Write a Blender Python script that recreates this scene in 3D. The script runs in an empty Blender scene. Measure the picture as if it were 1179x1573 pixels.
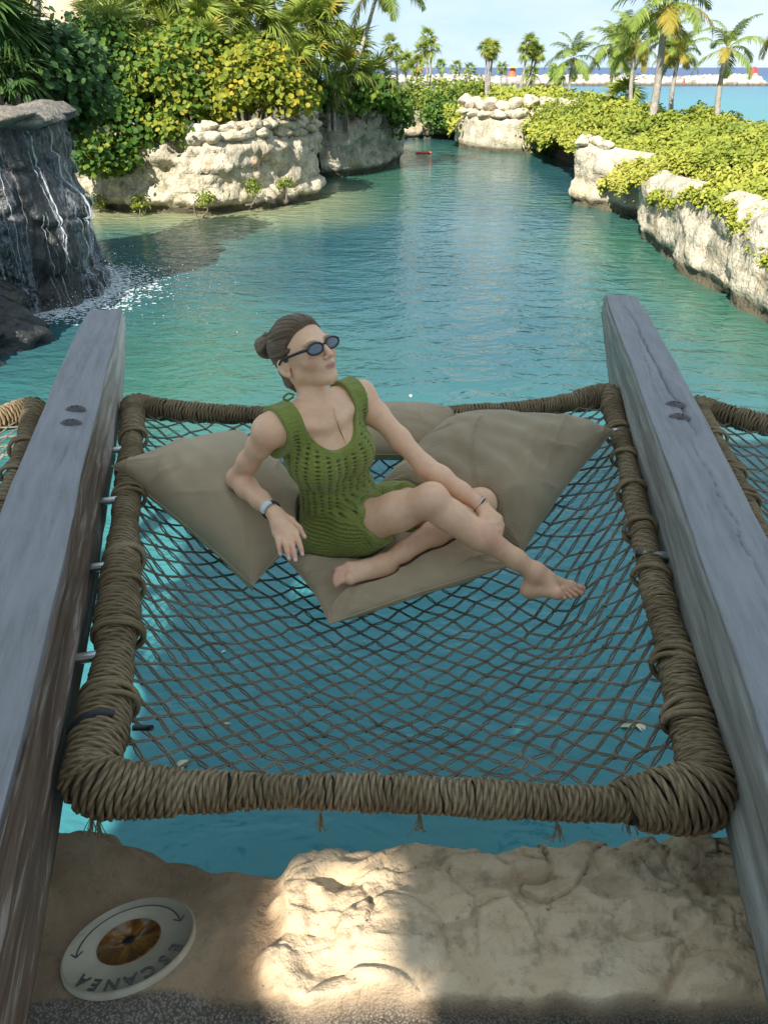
import bpy, math, random
import numpy as np
from mathutils import Vector, Matrix, Quaternion
R = math.radians
rnd = random.Random(7)
rng = np.random.default_rng(7)
sc = bpy.context.scene
col = sc.collection

# ---------------------------------------------------------------- camera
FPX = 1136.0                                  # focal length in photograph pixels (1179 x 1573)
PITCH = math.atan(683.0 / FPX)
CAM = np.array([0.0, 0.0, 1.2])               # z = 0 is the plane of the net frame
WATER = -2.0
cam = bpy.data.cameras.new('camera')
cam.sensor_fit = 'VERTICAL'; cam.sensor_height = 36.0; cam.sensor_width = 36.0
cam.lens = 36.0 * FPX / 1573.0
cam.clip_start = 0.05; cam.clip_end = 30000
camo = bpy.data.objects.new('camera', cam); col.objects.link(camo)
camo.location = CAM; camo.rotation_euler = (math.pi / 2 - PITCH, 0, 0)
sc.camera = camo
FW = np.array([0, math.cos(PITCH), -math.sin(PITCH)])
UPV = np.array([0, math.sin(PITCH), math.cos(PITCH)])
RT = np.array([1.0, 0, 0])

def ray(u, v):
    return FW + RT * (u - 589.5) / FPX - UPV * (v - 786.5) / FPX
def at_d(u, v, d):                            # depth along the optical axis
    return CAM + d * ray(u, v)
def at_z(u, v, z):
    r = ray(u, v); return CAM + r * ((z - CAM[2]) / r[2])
def at_y(u, v, y):
    r = ray(u, v); return CAM + r * (y / r[1])

# ---------------------------------------------------------------- world, sun, exposure
SUN = Vector((-0.34, -0.70, 0.62)).normalized()          # direction towards the sun
w = bpy.data.worlds.new('World'); sc.world = w; w.use_nodes = True
nt = w.node_tree; nt.nodes.clear()
sky = nt.nodes.new('ShaderNodeTexSky'); sky.sky_type = 'NISHITA'; sky.sun_disc = False
sky.sun_elevation = math.asin(SUN.z); sky.sun_rotation = math.atan2(SUN.x, SUN.y)
sky.altitude = 0; sky.air_density = 0.6; sky.dust_density = 0.0; sky.ozone_density = 1.5
# thin high cloud veils
tc = nt.nodes.new('ShaderNodeTexCoord')
mp = nt.nodes.new('ShaderNodeMapping'); mp.inputs['Scale'].default_value = (1.6, 1.6, 5.0)
ns = nt.nodes.new('ShaderNodeTexNoise'); ns.inputs['Scale'].default_value = 2.2; ns.inputs['Detail'].default_value = 7; ns.inputs['Roughness'].default_value = .6
cr = nt.nodes.new('ShaderNodeMapRange'); cr.inputs['From Min'].default_value = .36; cr.inputs['From Max'].default_value = .68; cr.inputs['To Min'].default_value = 0.; cr.inputs['To Max'].default_value = 1.0
mx = nt.nodes.new('ShaderNodeMix'); mx.data_type = 'RGBA'
mx.inputs['A'].default_value = (1.22, 1.74, 2.2, 1); mx.inputs['B'].default_value = (1.85, 2.1, 2.3, 1)
mv = nt.nodes.new('ShaderNodeMix'); mv.data_type = 'RGBA'; mv.inputs['Factor'].default_value = .975
bg = nt.nodes.new('ShaderNodeBackground'); bg.inputs['Strength'].default_value = 0.10
ow = nt.nodes.new('ShaderNodeOutputWorld')
l = nt.links.new
l(tc.outputs['Generated'], mp.inputs['Vector']); l(mp.outputs['Vector'], ns.inputs['Vector']); l(ns.outputs['Fac'], cr.inputs['Value'])
l(cr.outputs['Result'], mx.inputs['Factor']); l(sky.outputs['Color'], mv.inputs['A']); l(mx.outputs['Result'], mv.inputs['B']); l(mv.outputs['Result'], bg.inputs['Color']); l(bg.outputs['Background'], ow.inputs['Surface'])

sl = bpy.data.lights.new('sun', 'SUN'); sl.energy = 2.05; sl.angle = R(0.45); sl.color = (1.0, .94, .84)
so = bpy.data.objects.new('sun', sl); col.objects.link(so)
so.rotation_euler = SUN.to_track_quat('Z', 'Y').to_euler(); so.location = (-20, -20, 25)

vs = sc.view_settings
vs.view_transform = 'Standard'; vs.look = 'None'; vs.exposure = 2.2; vs.gamma = 1.0; vs.use_curve_mapping = False
cy = sc.cycles
cy.use_denoising = True; cy.max_bounces = 7; cy.diffuse_bounces = 3; cy.glossy_bounces = 3; cy.transmission_bounces = 4; cy.transparent_max_bounces = 12
cy.caustics_reflective = False; cy.caustics_refractive = False

# ---------------------------------------------------------------- helpers: objects
def tag(o, label=None, cat=None, group=None, kind=None):
    if label: o['label'] = label
    if cat: o['category'] = cat
    if group: o['group'] = group
    if kind: o['kind'] = kind
    return o
def empty(name, loc=(0, 0, 0), rz=0):
    o = bpy.data.objects.new(name, None); col.objects.link(o)
    o.location = loc; o.rotation_euler = (0, 0, rz); o.empty_display_size = .1
    return o
def new_mesh(name, V, F, mat=None, smooth=True, attrs=None, uv=None):
    """V (n,3); F = one (m,k) index array or a list of them; attrs = {name: (n,) floats on points}"""
    me = bpy.data.meshes.new(name)
    V = np.ascontiguousarray(V, dtype=np.float32)
    Fs = [np.asarray(f, dtype=np.int32) for f in (F if isinstance(F, list) else [F])]
    Fs = [f for f in Fs if len(f)]
    me.vertices.add(len(V)); me.vertices.foreach_set('co', V.ravel())
    nl = sum(f.size for f in Fs); npoly = sum(len(f) for f in Fs)
    me.loops.add(nl); me.polygons.add(npoly)
    li = np.concatenate([f.ravel() for f in Fs]); me.loops.foreach_set('vertex_index', li)
    tot = np.concatenate([np.full(len(f), f.shape[1], np.int32) for f in Fs])
    st = np.concatenate([[0], np.cumsum(tot)[:-1]]).astype(np.int32)
    me.polygons.foreach_set('loop_start', st)
    me.polygons.foreach_set('loop_total', tot)
    me.update(calc_edges=True)
    me.validate()
    if smooth: me.polygons.foreach_set('use_smooth', np.ones(len(me.polygons), dtype=bool))
    for k, a in (attrs or {}).items():
        at = me.attributes.new(k, 'FLOAT', 'POINT'); at.data.foreach_set('value', np.asarray(a, np.float32))
    if uv is not None:
        ul = me.uv_layers.new(name='UVMap'); ul.data.foreach_set('uv', np.asarray(uv, np.float32)[li].ravel())
    if mat: me.materials.append(mat)
    return me
def link(name, me, parent=None, loc=None, rot=None, scale=None):
    o = bpy.data.objects.new(name, me); col.objects.link(o)
    if parent: o.parent = parent
    if loc is not None: o.location = loc
    if rot is not None: o.rotation_euler = rot
    if scale is not None: o.scale = scale if hasattr(scale, '__len__') else (scale,) * 3
    return o
def obj(name, V, F, mat, parent=None, **k):
    V = np.asarray(V, dtype=np.float64)
    if parent is not None and parent.type == 'EMPTY' and k.pop('world', True):
        V = V - np.array(parent.location)
    else: k.pop('world', None)
    return link(name, new_mesh(name, V, F, mat, **k), parent)
class MB:                                     # collects pieces of one mesh
    def __init__(s): s.V = []; s.F = {}; s.n = 0; s.A = []
    def add(s, V, F, a=None):
        V = np.asarray(V, float)
        for f in (F if isinstance(F, list) else [F]):
            f = np.asarray(f)
            if len(f): s.F.setdefault(f.shape[1], []).append(f + s.n)
        s.V.append(V); s.n += len(V)
        s.A.append(np.full(len(V), 0.0 if a is None else a) if np.ndim(a) == 0 else np.asarray(a))
        return s
    def out(s):
        return np.concatenate(s.V), [np.concatenate(f) for f in s.F.values()]
    def build(s, name, mat, parent=None, **k):
        V, F = s.out(); k.setdefault('attrs', {'tint': np.concatenate(s.A)})
        return obj(name, V, F, mat, parent, **k)
def grid_faces(nu, nv, wrap_u=False, wrap_v=False):
    iu = np.arange(nu if wrap_u else nu - 1); iv = np.arange(nv if wrap_v else nv - 1)
    a, b = np.meshgrid(iu, iv, indexing='ij'); a = a.ravel(); b = b.ravel()
    a2 = (a + 1) % nu; b2 = (b + 1) % nv
    return np.stack([a * nv + b, a2 * nv + b, a2 * nv + b2, a * nv + b2], 1)
def frames(P):
    P = np.asarray(P, float); T = np.gradient(P, axis=0); T /= np.linalg.norm(T, axis=1)[:, None] + 1e-12
    N = np.zeros_like(P); ref = np.array([0, 0, 1.0]) if abs(T[0, 2]) < .9 else np.array([1.0, 0, 0])
    n = np.cross(T[0], ref); n /= np.linalg.norm(n)
    for i in range(len(P)):
        n = n - T[i] * (n @ T[i]); n /= np.linalg.norm(n) + 1e-12; N[i] = n
    return T, N, np.cross(T, N)
def tube(P, r, sides=8, caps=True):
    P = np.asarray(P, float); r = np.broadcast_to(np.asarray(r, float), (len(P),))
    T, N, B = frames(P); a = np.arange(sides) * 2 * np.pi / sides
    V = P[:, None] + r[:, None, None] * (np.cos(a)[None, :, None] * N[:, None] + np.sin(a)[None, :, None] * B[:, None])
    F = grid_faces(len(P), sides, wrap_v=True)
    V = V.reshape(-1, 3)
    if not caps: return V, [F]
    n = len(P) * sides; V = np.concatenate([V, P[:1], P[-1:]]); k = np.arange(sides); k2 = (k + 1) % sides
    e = (len(P) - 1) * sides
    return V, [F, np.concatenate([np.stack([k2, k, np.full(sides, n)], 1), np.stack([e + k, e + k2, np.full(sides, n + 1)], 1)])]
def spline(P, n):
    """Catmull-Rom through the points, resampled evenly to n points"""
    P = np.asarray(P, float); Q = np.concatenate([[2 * P[0] - P[1]], P, [2 * P[-1] - P[-2]]])
    out = []
    for i in range(len(P) - 1):
        t = np.linspace(0, 1, 24, endpoint=False)[:, None]; a, b, c, d = Q[i:i + 4]
        out.append(.5 * (2 * b + (c - a) * t + (2 * a - 5 * b + 4 * c - d) * t ** 2 + (3 * b - a - 3 * c + d) * t ** 3))
    out = np.concatenate(out + [P[-1:]]); s = np.concatenate([[0], np.cumsum(np.linalg.norm(np.diff(out, axis=0), axis=1))])
    q = np.linspace(0, s[-1], n); return np.stack([np.interp(q, s, out[:, k]) for k in range(out.shape[1])], 1)
def box(c, s, rz=0):
    v = np.array([[x, y, z] for x in (-.5, .5) for y in (-.5, .5) for z in (-.5, .5)]) * np.array(s)
    ca, sa = math.cos(rz), math.sin(rz); v = v @ np.array([[ca, sa, 0], [-sa, ca, 0], [0, 0, 1]]) + np.array(c)
    return v, np.array([[0, 1, 3, 2], [4, 6, 7, 5], [0, 4, 5, 1], [2, 3, 7, 6], [0, 2, 6, 4], [1, 5, 7, 3]])
def ico(sub=1):
    import bmesh
    bm = bmesh.new(); bmesh.ops.create_icosphere(bm, subdivisions=sub, radius=1)
    V = np.array([v.co[:] for v in bm.verts]); F = np.array([[v.index for v in f.verts] for f in bm.faces]); bm.free()
    return V, F

# ---------------------------------------------------------------- helpers: noise
def _hash(ix, iy, iz, seed):
    h = (ix * 374761393 + iy * 668265263 + iz * 2147483647 + seed * 974634541) & 0xffffffff
    h = ((h ^ (h >> 13)) * 1274126177) & 0xffffffff
    h = ((h ^ (h >> 16)) * 2246822519) & 0xffffffff
    return ((h ^ (h >> 15)) & 0xffff) / 65535.0 * 2 - 1
def noise3(P, seed=0):
    P = np.asarray(P, float); I = np.floor(P).astype(np.int64); f = P - I; u = f * f * f * (f * (f * 6 - 15) + 10)
    r = 0
    for dx in (0, 1):
        for dy in (0, 1):
            for dz in (0, 1):
                wgt = (u[..., 0] if dx else 1 - u[..., 0]) * (u[..., 1] if dy else 1 - u[..., 1]) * (u[..., 2] if dz else 1 - u[..., 2])
                r = r + wgt * _hash(I[..., 0] + dx, I[..., 1] + dy, I[..., 2] + dz, seed)
    return r
def fbm(P, oct=4, seed=0, gain=.5, ridged=False):
    P = np.asarray(P, float); a = 1.0; s = 0
    for o in range(oct):
        n = noise3(P * 2.03 ** o + 17.3 * o, seed + o)
        s = s + a * ((1 - 2 * np.abs(n)) if ridged else n); a *= gain
    return s
def worley(P, seed=0, n2=False):
    P = np.asarray(P, float); I = np.floor(P).astype(np.int64); d1 = np.full(P.shape[:-1], 9.0); d2 = d1.copy()
    for dx in (-1, 0, 1):
        for dy in (-1, 0, 1):
            for dz in (-1, 0, 1):
                J = I + np.array([dx, dy, dz])
                q = np.stack([J[..., k] + .5 + .45 * _hash(J[..., 0], J[..., 1], J[..., 2], seed + 11 * k + 1) for k in range(3)], -1)
                d = np.linalg.norm(P - q, axis=-1)
                d2 = np.where(d < d1, d1, np.minimum(d2, d)); d1 = np.minimum(d1, d)
    return (d1, d2) if n2 else d1
def blocks(P, seed=0):
    """per-cell random value and distance to the cell border"""
    P = np.asarray(P, float); I = np.floor(P).astype(np.int64); d1 = np.full(P.shape[:-1], 9.0); d2 = d1.copy(); rv = d1 * 0
    for dx in (-1, 0, 1):
        for dy in (-1, 0, 1):
            for dz in (-1, 0, 1):
                J_ = I + np.array([dx, dy, dz]); q = np.stack([J_[..., k] + .5 + .42 * _hash(J_[..., 0], J_[..., 1], J_[..., 2], seed + 11 * k + 1) for k in range(3)], -1)
                d = np.abs(P - q).max(-1) * .6 + np.linalg.norm(P - q, axis=-1) * .4; nw = d < d1
                d2 = np.where(nw, d1, np.minimum(d2, d)); rv = np.where(nw, _hash(J_[..., 0], J_[..., 1], J_[..., 2], seed + 77), rv); d1 = np.minimum(d1, d)
    return rv, d2 - d1
def sstep(a, b, x):
    t = np.clip((x - a) / (b - a), 0, 1); return t * t * (3 - 2 * t)

# ---------------------------------------------------------------- helpers: materials
class NT:
    def __init__(s, name):
        s.m = bpy.data.materials.new(name); s.m.use_nodes = True; s.t = s.m.node_tree; s.t.nodes.clear()
        s.o = s.t.nodes.new('ShaderNodeOutputMaterial')
    def n(s, typ, ins=None, out=0, **props):
        nd = s.t.nodes.new('ShaderNode' + typ)
        for k, v in props.items(): setattr(nd, k, v)
        for k, v in (ins or {}).items():
            sk = nd.inputs[k]
            if isinstance(v, bpy.types.NodeSocket): s.t.links.new(v, sk)
            elif hasattr(sk.default_value, '__len__') and not hasattr(v, '__len__'): sk.default_value = (v,) * len(sk.default_value)
            elif hasattr(sk.default_value, '__len__') and len(v) == 3 and len(sk.default_value) == 4: sk.default_value = (*v, 1)
            else: sk.default_value = v
        return nd.outputs[out]
    def pos(s): return s.n('NewGeometry', out='Position')
    def obj(s): return s.n('TexCoord', out='Object')
    def uv(s): return s.n('TexCoord', out='UV')
    def attr(s, a): return s.n('Attribute', out='Fac', attribute_name=a)
    def map(s, v, scale=(1, 1, 1), rot=(0, 0, 0), loc=(0, 0, 0)): return s.n('Mapping', {'Vector': v, 'Scale': scale, 'Rotation': rot, 'Location': loc})
    def noise(s, v, scale, detail=4, rough=.55, dist=0): return s.n('TexNoise', {'Vector': v, 'Scale': scale, 'Detail': detail, 'Roughness': rough, 'Distortion': dist})
    def vor(s, v, scale, out='Distance', feature='F1'): return s.n('TexVoronoi', {'Vector': v, 'Scale': scale}, out=out, feature=feature)
    def mr(s, v, a, b, c=0., d=1.): return s.n('MapRange', {'Value': v, 'From Min': a, 'From Max': b, 'To Min': c, 'To Max': d})
    def math(s, op, a, b=0.): return s.n('Math', {0: a, 1: b}, operation=op)
    def ramp(s, f, stops):
        nd = s.t.nodes.new('ShaderNodeValToRGB'); s.t.links.new(f, nd.inputs[0]); e = nd.color_ramp.elements
        while len(e) < len(stops): e.new(.5)
        for x, (p, c) in zip(e, stops): x.position = p; x.color = (*c, 1)
        return nd.outputs[0]
    def mix(s, f, a, b, blend='MIX'):
        nd = s.t.nodes.new('ShaderNodeMix'); nd.data_type = 'RGBA'; nd.blend_type = blend
        for k, v in (('Factor', f), ('A', a), ('B', b)):
            if isinstance(v, bpy.types.NodeSocket): s.t.links.new(v, nd.inputs[k] if k == 'Factor' else nd.inputs[6 if k == 'A' else 7])
            elif k == 'Factor': nd.inputs[0].default_value = v
            else: nd.inputs[6 if k == 'A' else 7].default_value = (*v, 1)
        return nd.outputs[2]
    def sep(s, v, k): return s.n('SeparateXYZ', {0: v}, out=k)
    def bump(s, h, dist, strength=1., normal=None):
        d = {'Height': h, 'Distance': dist, 'Strength': strength}
        if normal: d['Normal'] = normal
        return s.n('Bump', d)
    def principled(s, **k):
        return s.n('BsdfPrincipled', {kk.replace('_', ' '): v for kk, v in k.items()})
    def end(s, sh, disp=None):
        s.t.links.new(sh, s.o.inputs['Surface']); return s.m

# ================================================================ SETTING
# ---------------------------------------------------------------- materials
def m_water(name, sea=False):
    t = NT(name); p = t.pos(); y = t.sep(p, 'Y')
    if sea:
        n = t.noise(t.map(p, (.01, .05, 1)), 1.0, 3)
        yy = t.math('ADD', y, t.math('MULTIPLY', t.math('SUBTRACT', n, .5), 60))
        c = t.ramp(t.mr(yy, 30, 420), [(0, (.06, .25, .265)), (.2, (.05, .22, .27)), (.48, (.02, .12, .26)), (1, (.008, .04, .16))])
        f1 = t.noise(t.map(p, (.6, 1.2, 1)), .8, 5, .6); nrm = t.bump(f1, .25, .6); rough = .3
    else:
        sh = t.attr('shallow'); gr = t.attr('green')
        n = t.noise(p, .35, 3, .5, .4)
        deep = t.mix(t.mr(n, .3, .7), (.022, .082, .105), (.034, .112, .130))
        c = t.mix(t.mr(y, 9., 4.5), deep, (.040, .188, .208)); c = t.mix(gr, c, (.046, .140, .095))  # brighter colour painted in near the net to lift the shaded water
        c = t.mix(t.math('MULTIPLY', sh, t.mr(n, .2, .65, .55, 1.)), c, (.30, .31, .17))
        pm = t.map(p, (.75, 1.25, 1), rot=(0, 0, R(18)))
        f1 = t.noise(pm, 2.1, 3, .55, .5); f2 = t.noise(t.map(p, (1, 1.5, 1), rot=(0, 0, R(-25))), 6.5, 3, .5)
        amp = t.mr(t.noise(t.map(p, (.25, .12, 1)), 1.0, 2), .3, .7, .45, 1.25)
        near = t.mr(y, 1.0, 7.0, .45, 1.0)
        h = t.math('MULTIPLY', t.math('MULTIPLY', t.math('ADD', f1, t.math('MULTIPLY', f2, .22)), amp), near)
        nrm = t.bump(h, .08, 1.0); rough = .035
    return t.end(t.principled(Base_Color=c, Roughness=rough, IOR=1.333, Normal=nrm))
def m_lime(name, tone=(1, 1, 1), dark=1.0):
    t = NT(name); p = t.pos(); z = t.sep(p, 'Z')
    n1 = t.noise(p, 1.1, 5, .6); n2 = t.noise(t.map(p, (1, 1, .35)), 3.2, 6, .65, .3); n3 = t.noise(p, 14, 4, .6)
    c = t.ramp(n1, [(.25, (.30, .27, .215)), (.5, (.46, .42, .34)), (.75, (.58, .53, .44))])
    c = t.mix(t.mr(n2, .46, .66, 0, .8), c, (.20, .19, .165))               # grey weathering streaks
    c = t.mix(t.mr(t.noise(p, .8, 3), .56, .7, 0, .7), c, (.42, .27, .16))    # iron tint
    c = t.mix(t.mr(t.noise(t.map(p, (1, 1, .5)), 1.7, 4, .6, .6), .6, .72, 0, .65), c, (.085, .095, .045))   # moss
    c = t.mix(t.mr(n3, .40, .66, 0, .55), c, (.19, .165, .13)); cr1 = t.vor(t.mix(.06, p, t.n('TexNoise', {'Vector': p, 'Scale': 5., 'Detail': 3.}, out='Color')), 3.1, feature='DISTANCE_TO_EDGE'); c = t.mix(t.mr(cr1, .035, .0, 0, .55), c, (.11, .095, .075))
    wz = t.math('ADD', z, t.math('MULTIPLY', t.math('SUBTRACT', n2, .5), .22))
    c = t.mix(t.mr(wz, -1.76, -1.86, 0, .92), c, (.055, .05, .03))            # algae at the waterline
    c = t.mix(1.0, c, tone, 'MULTIPLY')
    nrm = t.bump(t.math('ADD', t.math('MULTIPLY', n2, .5), t.math('MULTIPLY', n3, .5)), .10)
    return t.end(t.principled(Base_Color=c, Roughness=.92, Normal=nrm))
def m_leaf(name, stops, trans=.35, rough=.55, spec=.25, ns=9.):
    t = NT(name); f = t.attr('tint'); p = t.pos()
    f2 = t.math('ADD', f, t.math('MULTIPLY', t.math('SUBTRACT', t.noise(p, ns, 2), .5), .3))
    c = t.ramp(f2, stops)
    a = t.principled(Base_Color=c, Roughness=rough, Specular_IOR_Level=spec)
    b = t.n('BsdfTranslucent', {'Color': t.mix(.5, c, (.30, .36, .05))})
    return t.end(t.n('MixShader', {0: trans, 1: a, 2: b}))
def m_plain(name, c, rough=.7, var=.25, scale=12, bump=.0, metal=0., spec=.4):
    t = NT(name); p = t.obj(); n = t.noise(p, scale, 5, .6)
    cc = t.mix(t.mr(n, .3, .7, 0, 1), tuple(x * (1 - var) for x in c), tuple(min(1, x * (1 + var)) for x in c))
    k = dict(Base_Color=cc, Roughness=rough, Metallic=metal, Specular_IOR_Level=spec)
    if bump: k['Normal'] = t.bump(n, bump)
    return t.end(t.principled(**k))
M = {}
M['lime'] = m_lime('limestone', (1.28, 1.22, 1.10)); M['lime_grey'] = m_lime('limestone_grey', (.98, .97, .93)); M['lime_pale'] = m_lime('limestone_pale', (1.42, 1.36, 1.24))
M['leaf_grape'] = m_leaf('sea_grape_leaf', [(0, (.026, .075, .016)), (.35, (.068, .15, .022)), (.7, (.17, .235, .028)), (1, (.33, .29, .035))])
M['leaf_yellow'] = m_leaf('yellow_leaf', [(0, (.070, .125, .016)), (.4, (.19, .23, .022)), (.8, (.36, .32, .03)), (1, (.45, .33, .04))])
M['leaf_cover'] = m_leaf('cover_leaf', [(0, (.07, .125, .022)), (.4, (.21, .26, .035)), (.8, (.36, .37, .055)), (1, (.43, .40, .08))], .3)
M['leaf_shaded'] = m_leaf('shaded_leaf', [(0, (.018, .05, .016)), (.5, (.042, .10, .025)), (1, (.085, .15, .035))], .2)  # darker leaf tones put in for shade on the shrub by the fall
M['palm'] = m_leaf('palm_leaf', [(0, (.07, .125, .025)), (.5, (.19, .26, .045)), (1, (.36, .39, .08))], .3, .38)
M['palm_shaded'] = m_leaf('palm_leaf_shaded', [(0, (.02, .055, .018)), (.5, (.05, .11, .03)), (1, (.10, .17, .045))], .2, .4)  # darker frond copy, shade painted into the colour
M['palm_yellow'] = m_leaf('palm_leaf_yellow', [(0, (.18, .19, .03)), (.5, (.33, .26, .04)), (1, (.42, .31, .06))], .3)
M['palm_dry'] = m_leaf('palm_leaf_dry', [(0, (.16, .11, .06)), (.5, (.30, .21, .12)), (1, (.40, .29, .18))], .15, .7, .1)
M['trunk'] = m_plain('palm_trunk', (.30, .27, .23), .9, .35, 8, .02)
M['stem'] = m_plain('stem', (.14, .11, .08), .9, .3, 10, .01)
M['soil'] = m_plain('soil', (.10, .085, .05), .95, .4, 3, .03)

# ---------------------------------------------------------------- water
PT_C1 = [(40, 318), (120, 322), (200, 327), (300, 330), (380, 325), (440, 316), (476, 307), (489, 299)]
PT_C2 = [(492, 273), (520, 272), (550, 269), (585, 262), (604, 256), (613, 251)]
PT_CM = [(704, 226), (725, 231), (760, 234), (800, 235), (840, 235), (880, 235), (905, 234)]
PT_CR = [(876, 313), (900, 319), (935, 324), (966, 333), (978, 345), (984, 366), (1000, 386), (1030, 409), (1060, 430), (1100, 453), (1140, 477), (1180, 500), (1260, 560)]
def wl(pts): return np.array([at_z(u, v, WATER)[:2] for u, v in pts])
C1, C2, CM_, CR_ = wl(PT_C1), wl(PT_C2), wl(PT_CM), wl(PT_CR)
def dist_path(P, Q):
    d = np.full(len(P), 1e9)
    for a, b in zip(Q[:-1], Q[1:]):
        t = np.clip(((P - a) @ (b - a)) / ((b - a) @ (b - a) + 1e-9), 0, 1); d = np.minimum(d, np.linalg.norm(P - a - t[:, None] * (b - a), axis=1))
    return d
gx = np.linspace(-40, 26, 133); gy = np.linspace(-6, 60, 133)
X, Y = np.meshgrid(gx, gy, indexing='ij'); W2 = np.stack([X.ravel(), Y.ravel()], 1)
wz = np.full(len(W2), WATER)
d1 = dist_path(W2, C1); dr = dist_path(W2, CR_); d2 = dist_path(W2, np.concatenate([C2, CM_]))
nz = fbm(np.c_[W2 * .25, np.zeros(len(W2))], 3, 5)
shallow = sstep(3.6, .2, d1 + nz * .8) * sstep(1.0, -2.5, W2[:, 0] + nz)
green = np.clip(.85 * sstep(6, 0.3, d1) + .75 * sstep(2.6, .2, dr) + .7 * sstep(5, .3, d2) + .85 * np.exp(-((W2[:, 0] + 2.2) ** 2 / 5 + (W2[:, 1] - 8.5) ** 2 / 9)) + .25 * nz, 0, 1)
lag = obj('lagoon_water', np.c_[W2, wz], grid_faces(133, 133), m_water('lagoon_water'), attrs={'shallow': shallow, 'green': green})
tag(lag, 'clear turquoise lagoon water rippling between the limestone banks', kind='structure')
yy = np.concatenate([np.linspace(-60, 400, 24), np.geomspace(450, 24000, 16)]); xx = np.concatenate([-np.geomspace(24000, 60, 16), np.geomspace(60, 24000, 16)])
X, Y = np.meshgrid(xx, yy, indexing='ij')
sea = obj('sea', np.c_[X.ravel(), Y.ravel(), np.full(X.size, WATER - .06)], grid_faces(len(xx), len(yy)), m_water('sea_water', True))
tag(sea, 'open sea turning from turquoise to deep blue at the horizon', kind='structure')

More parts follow.
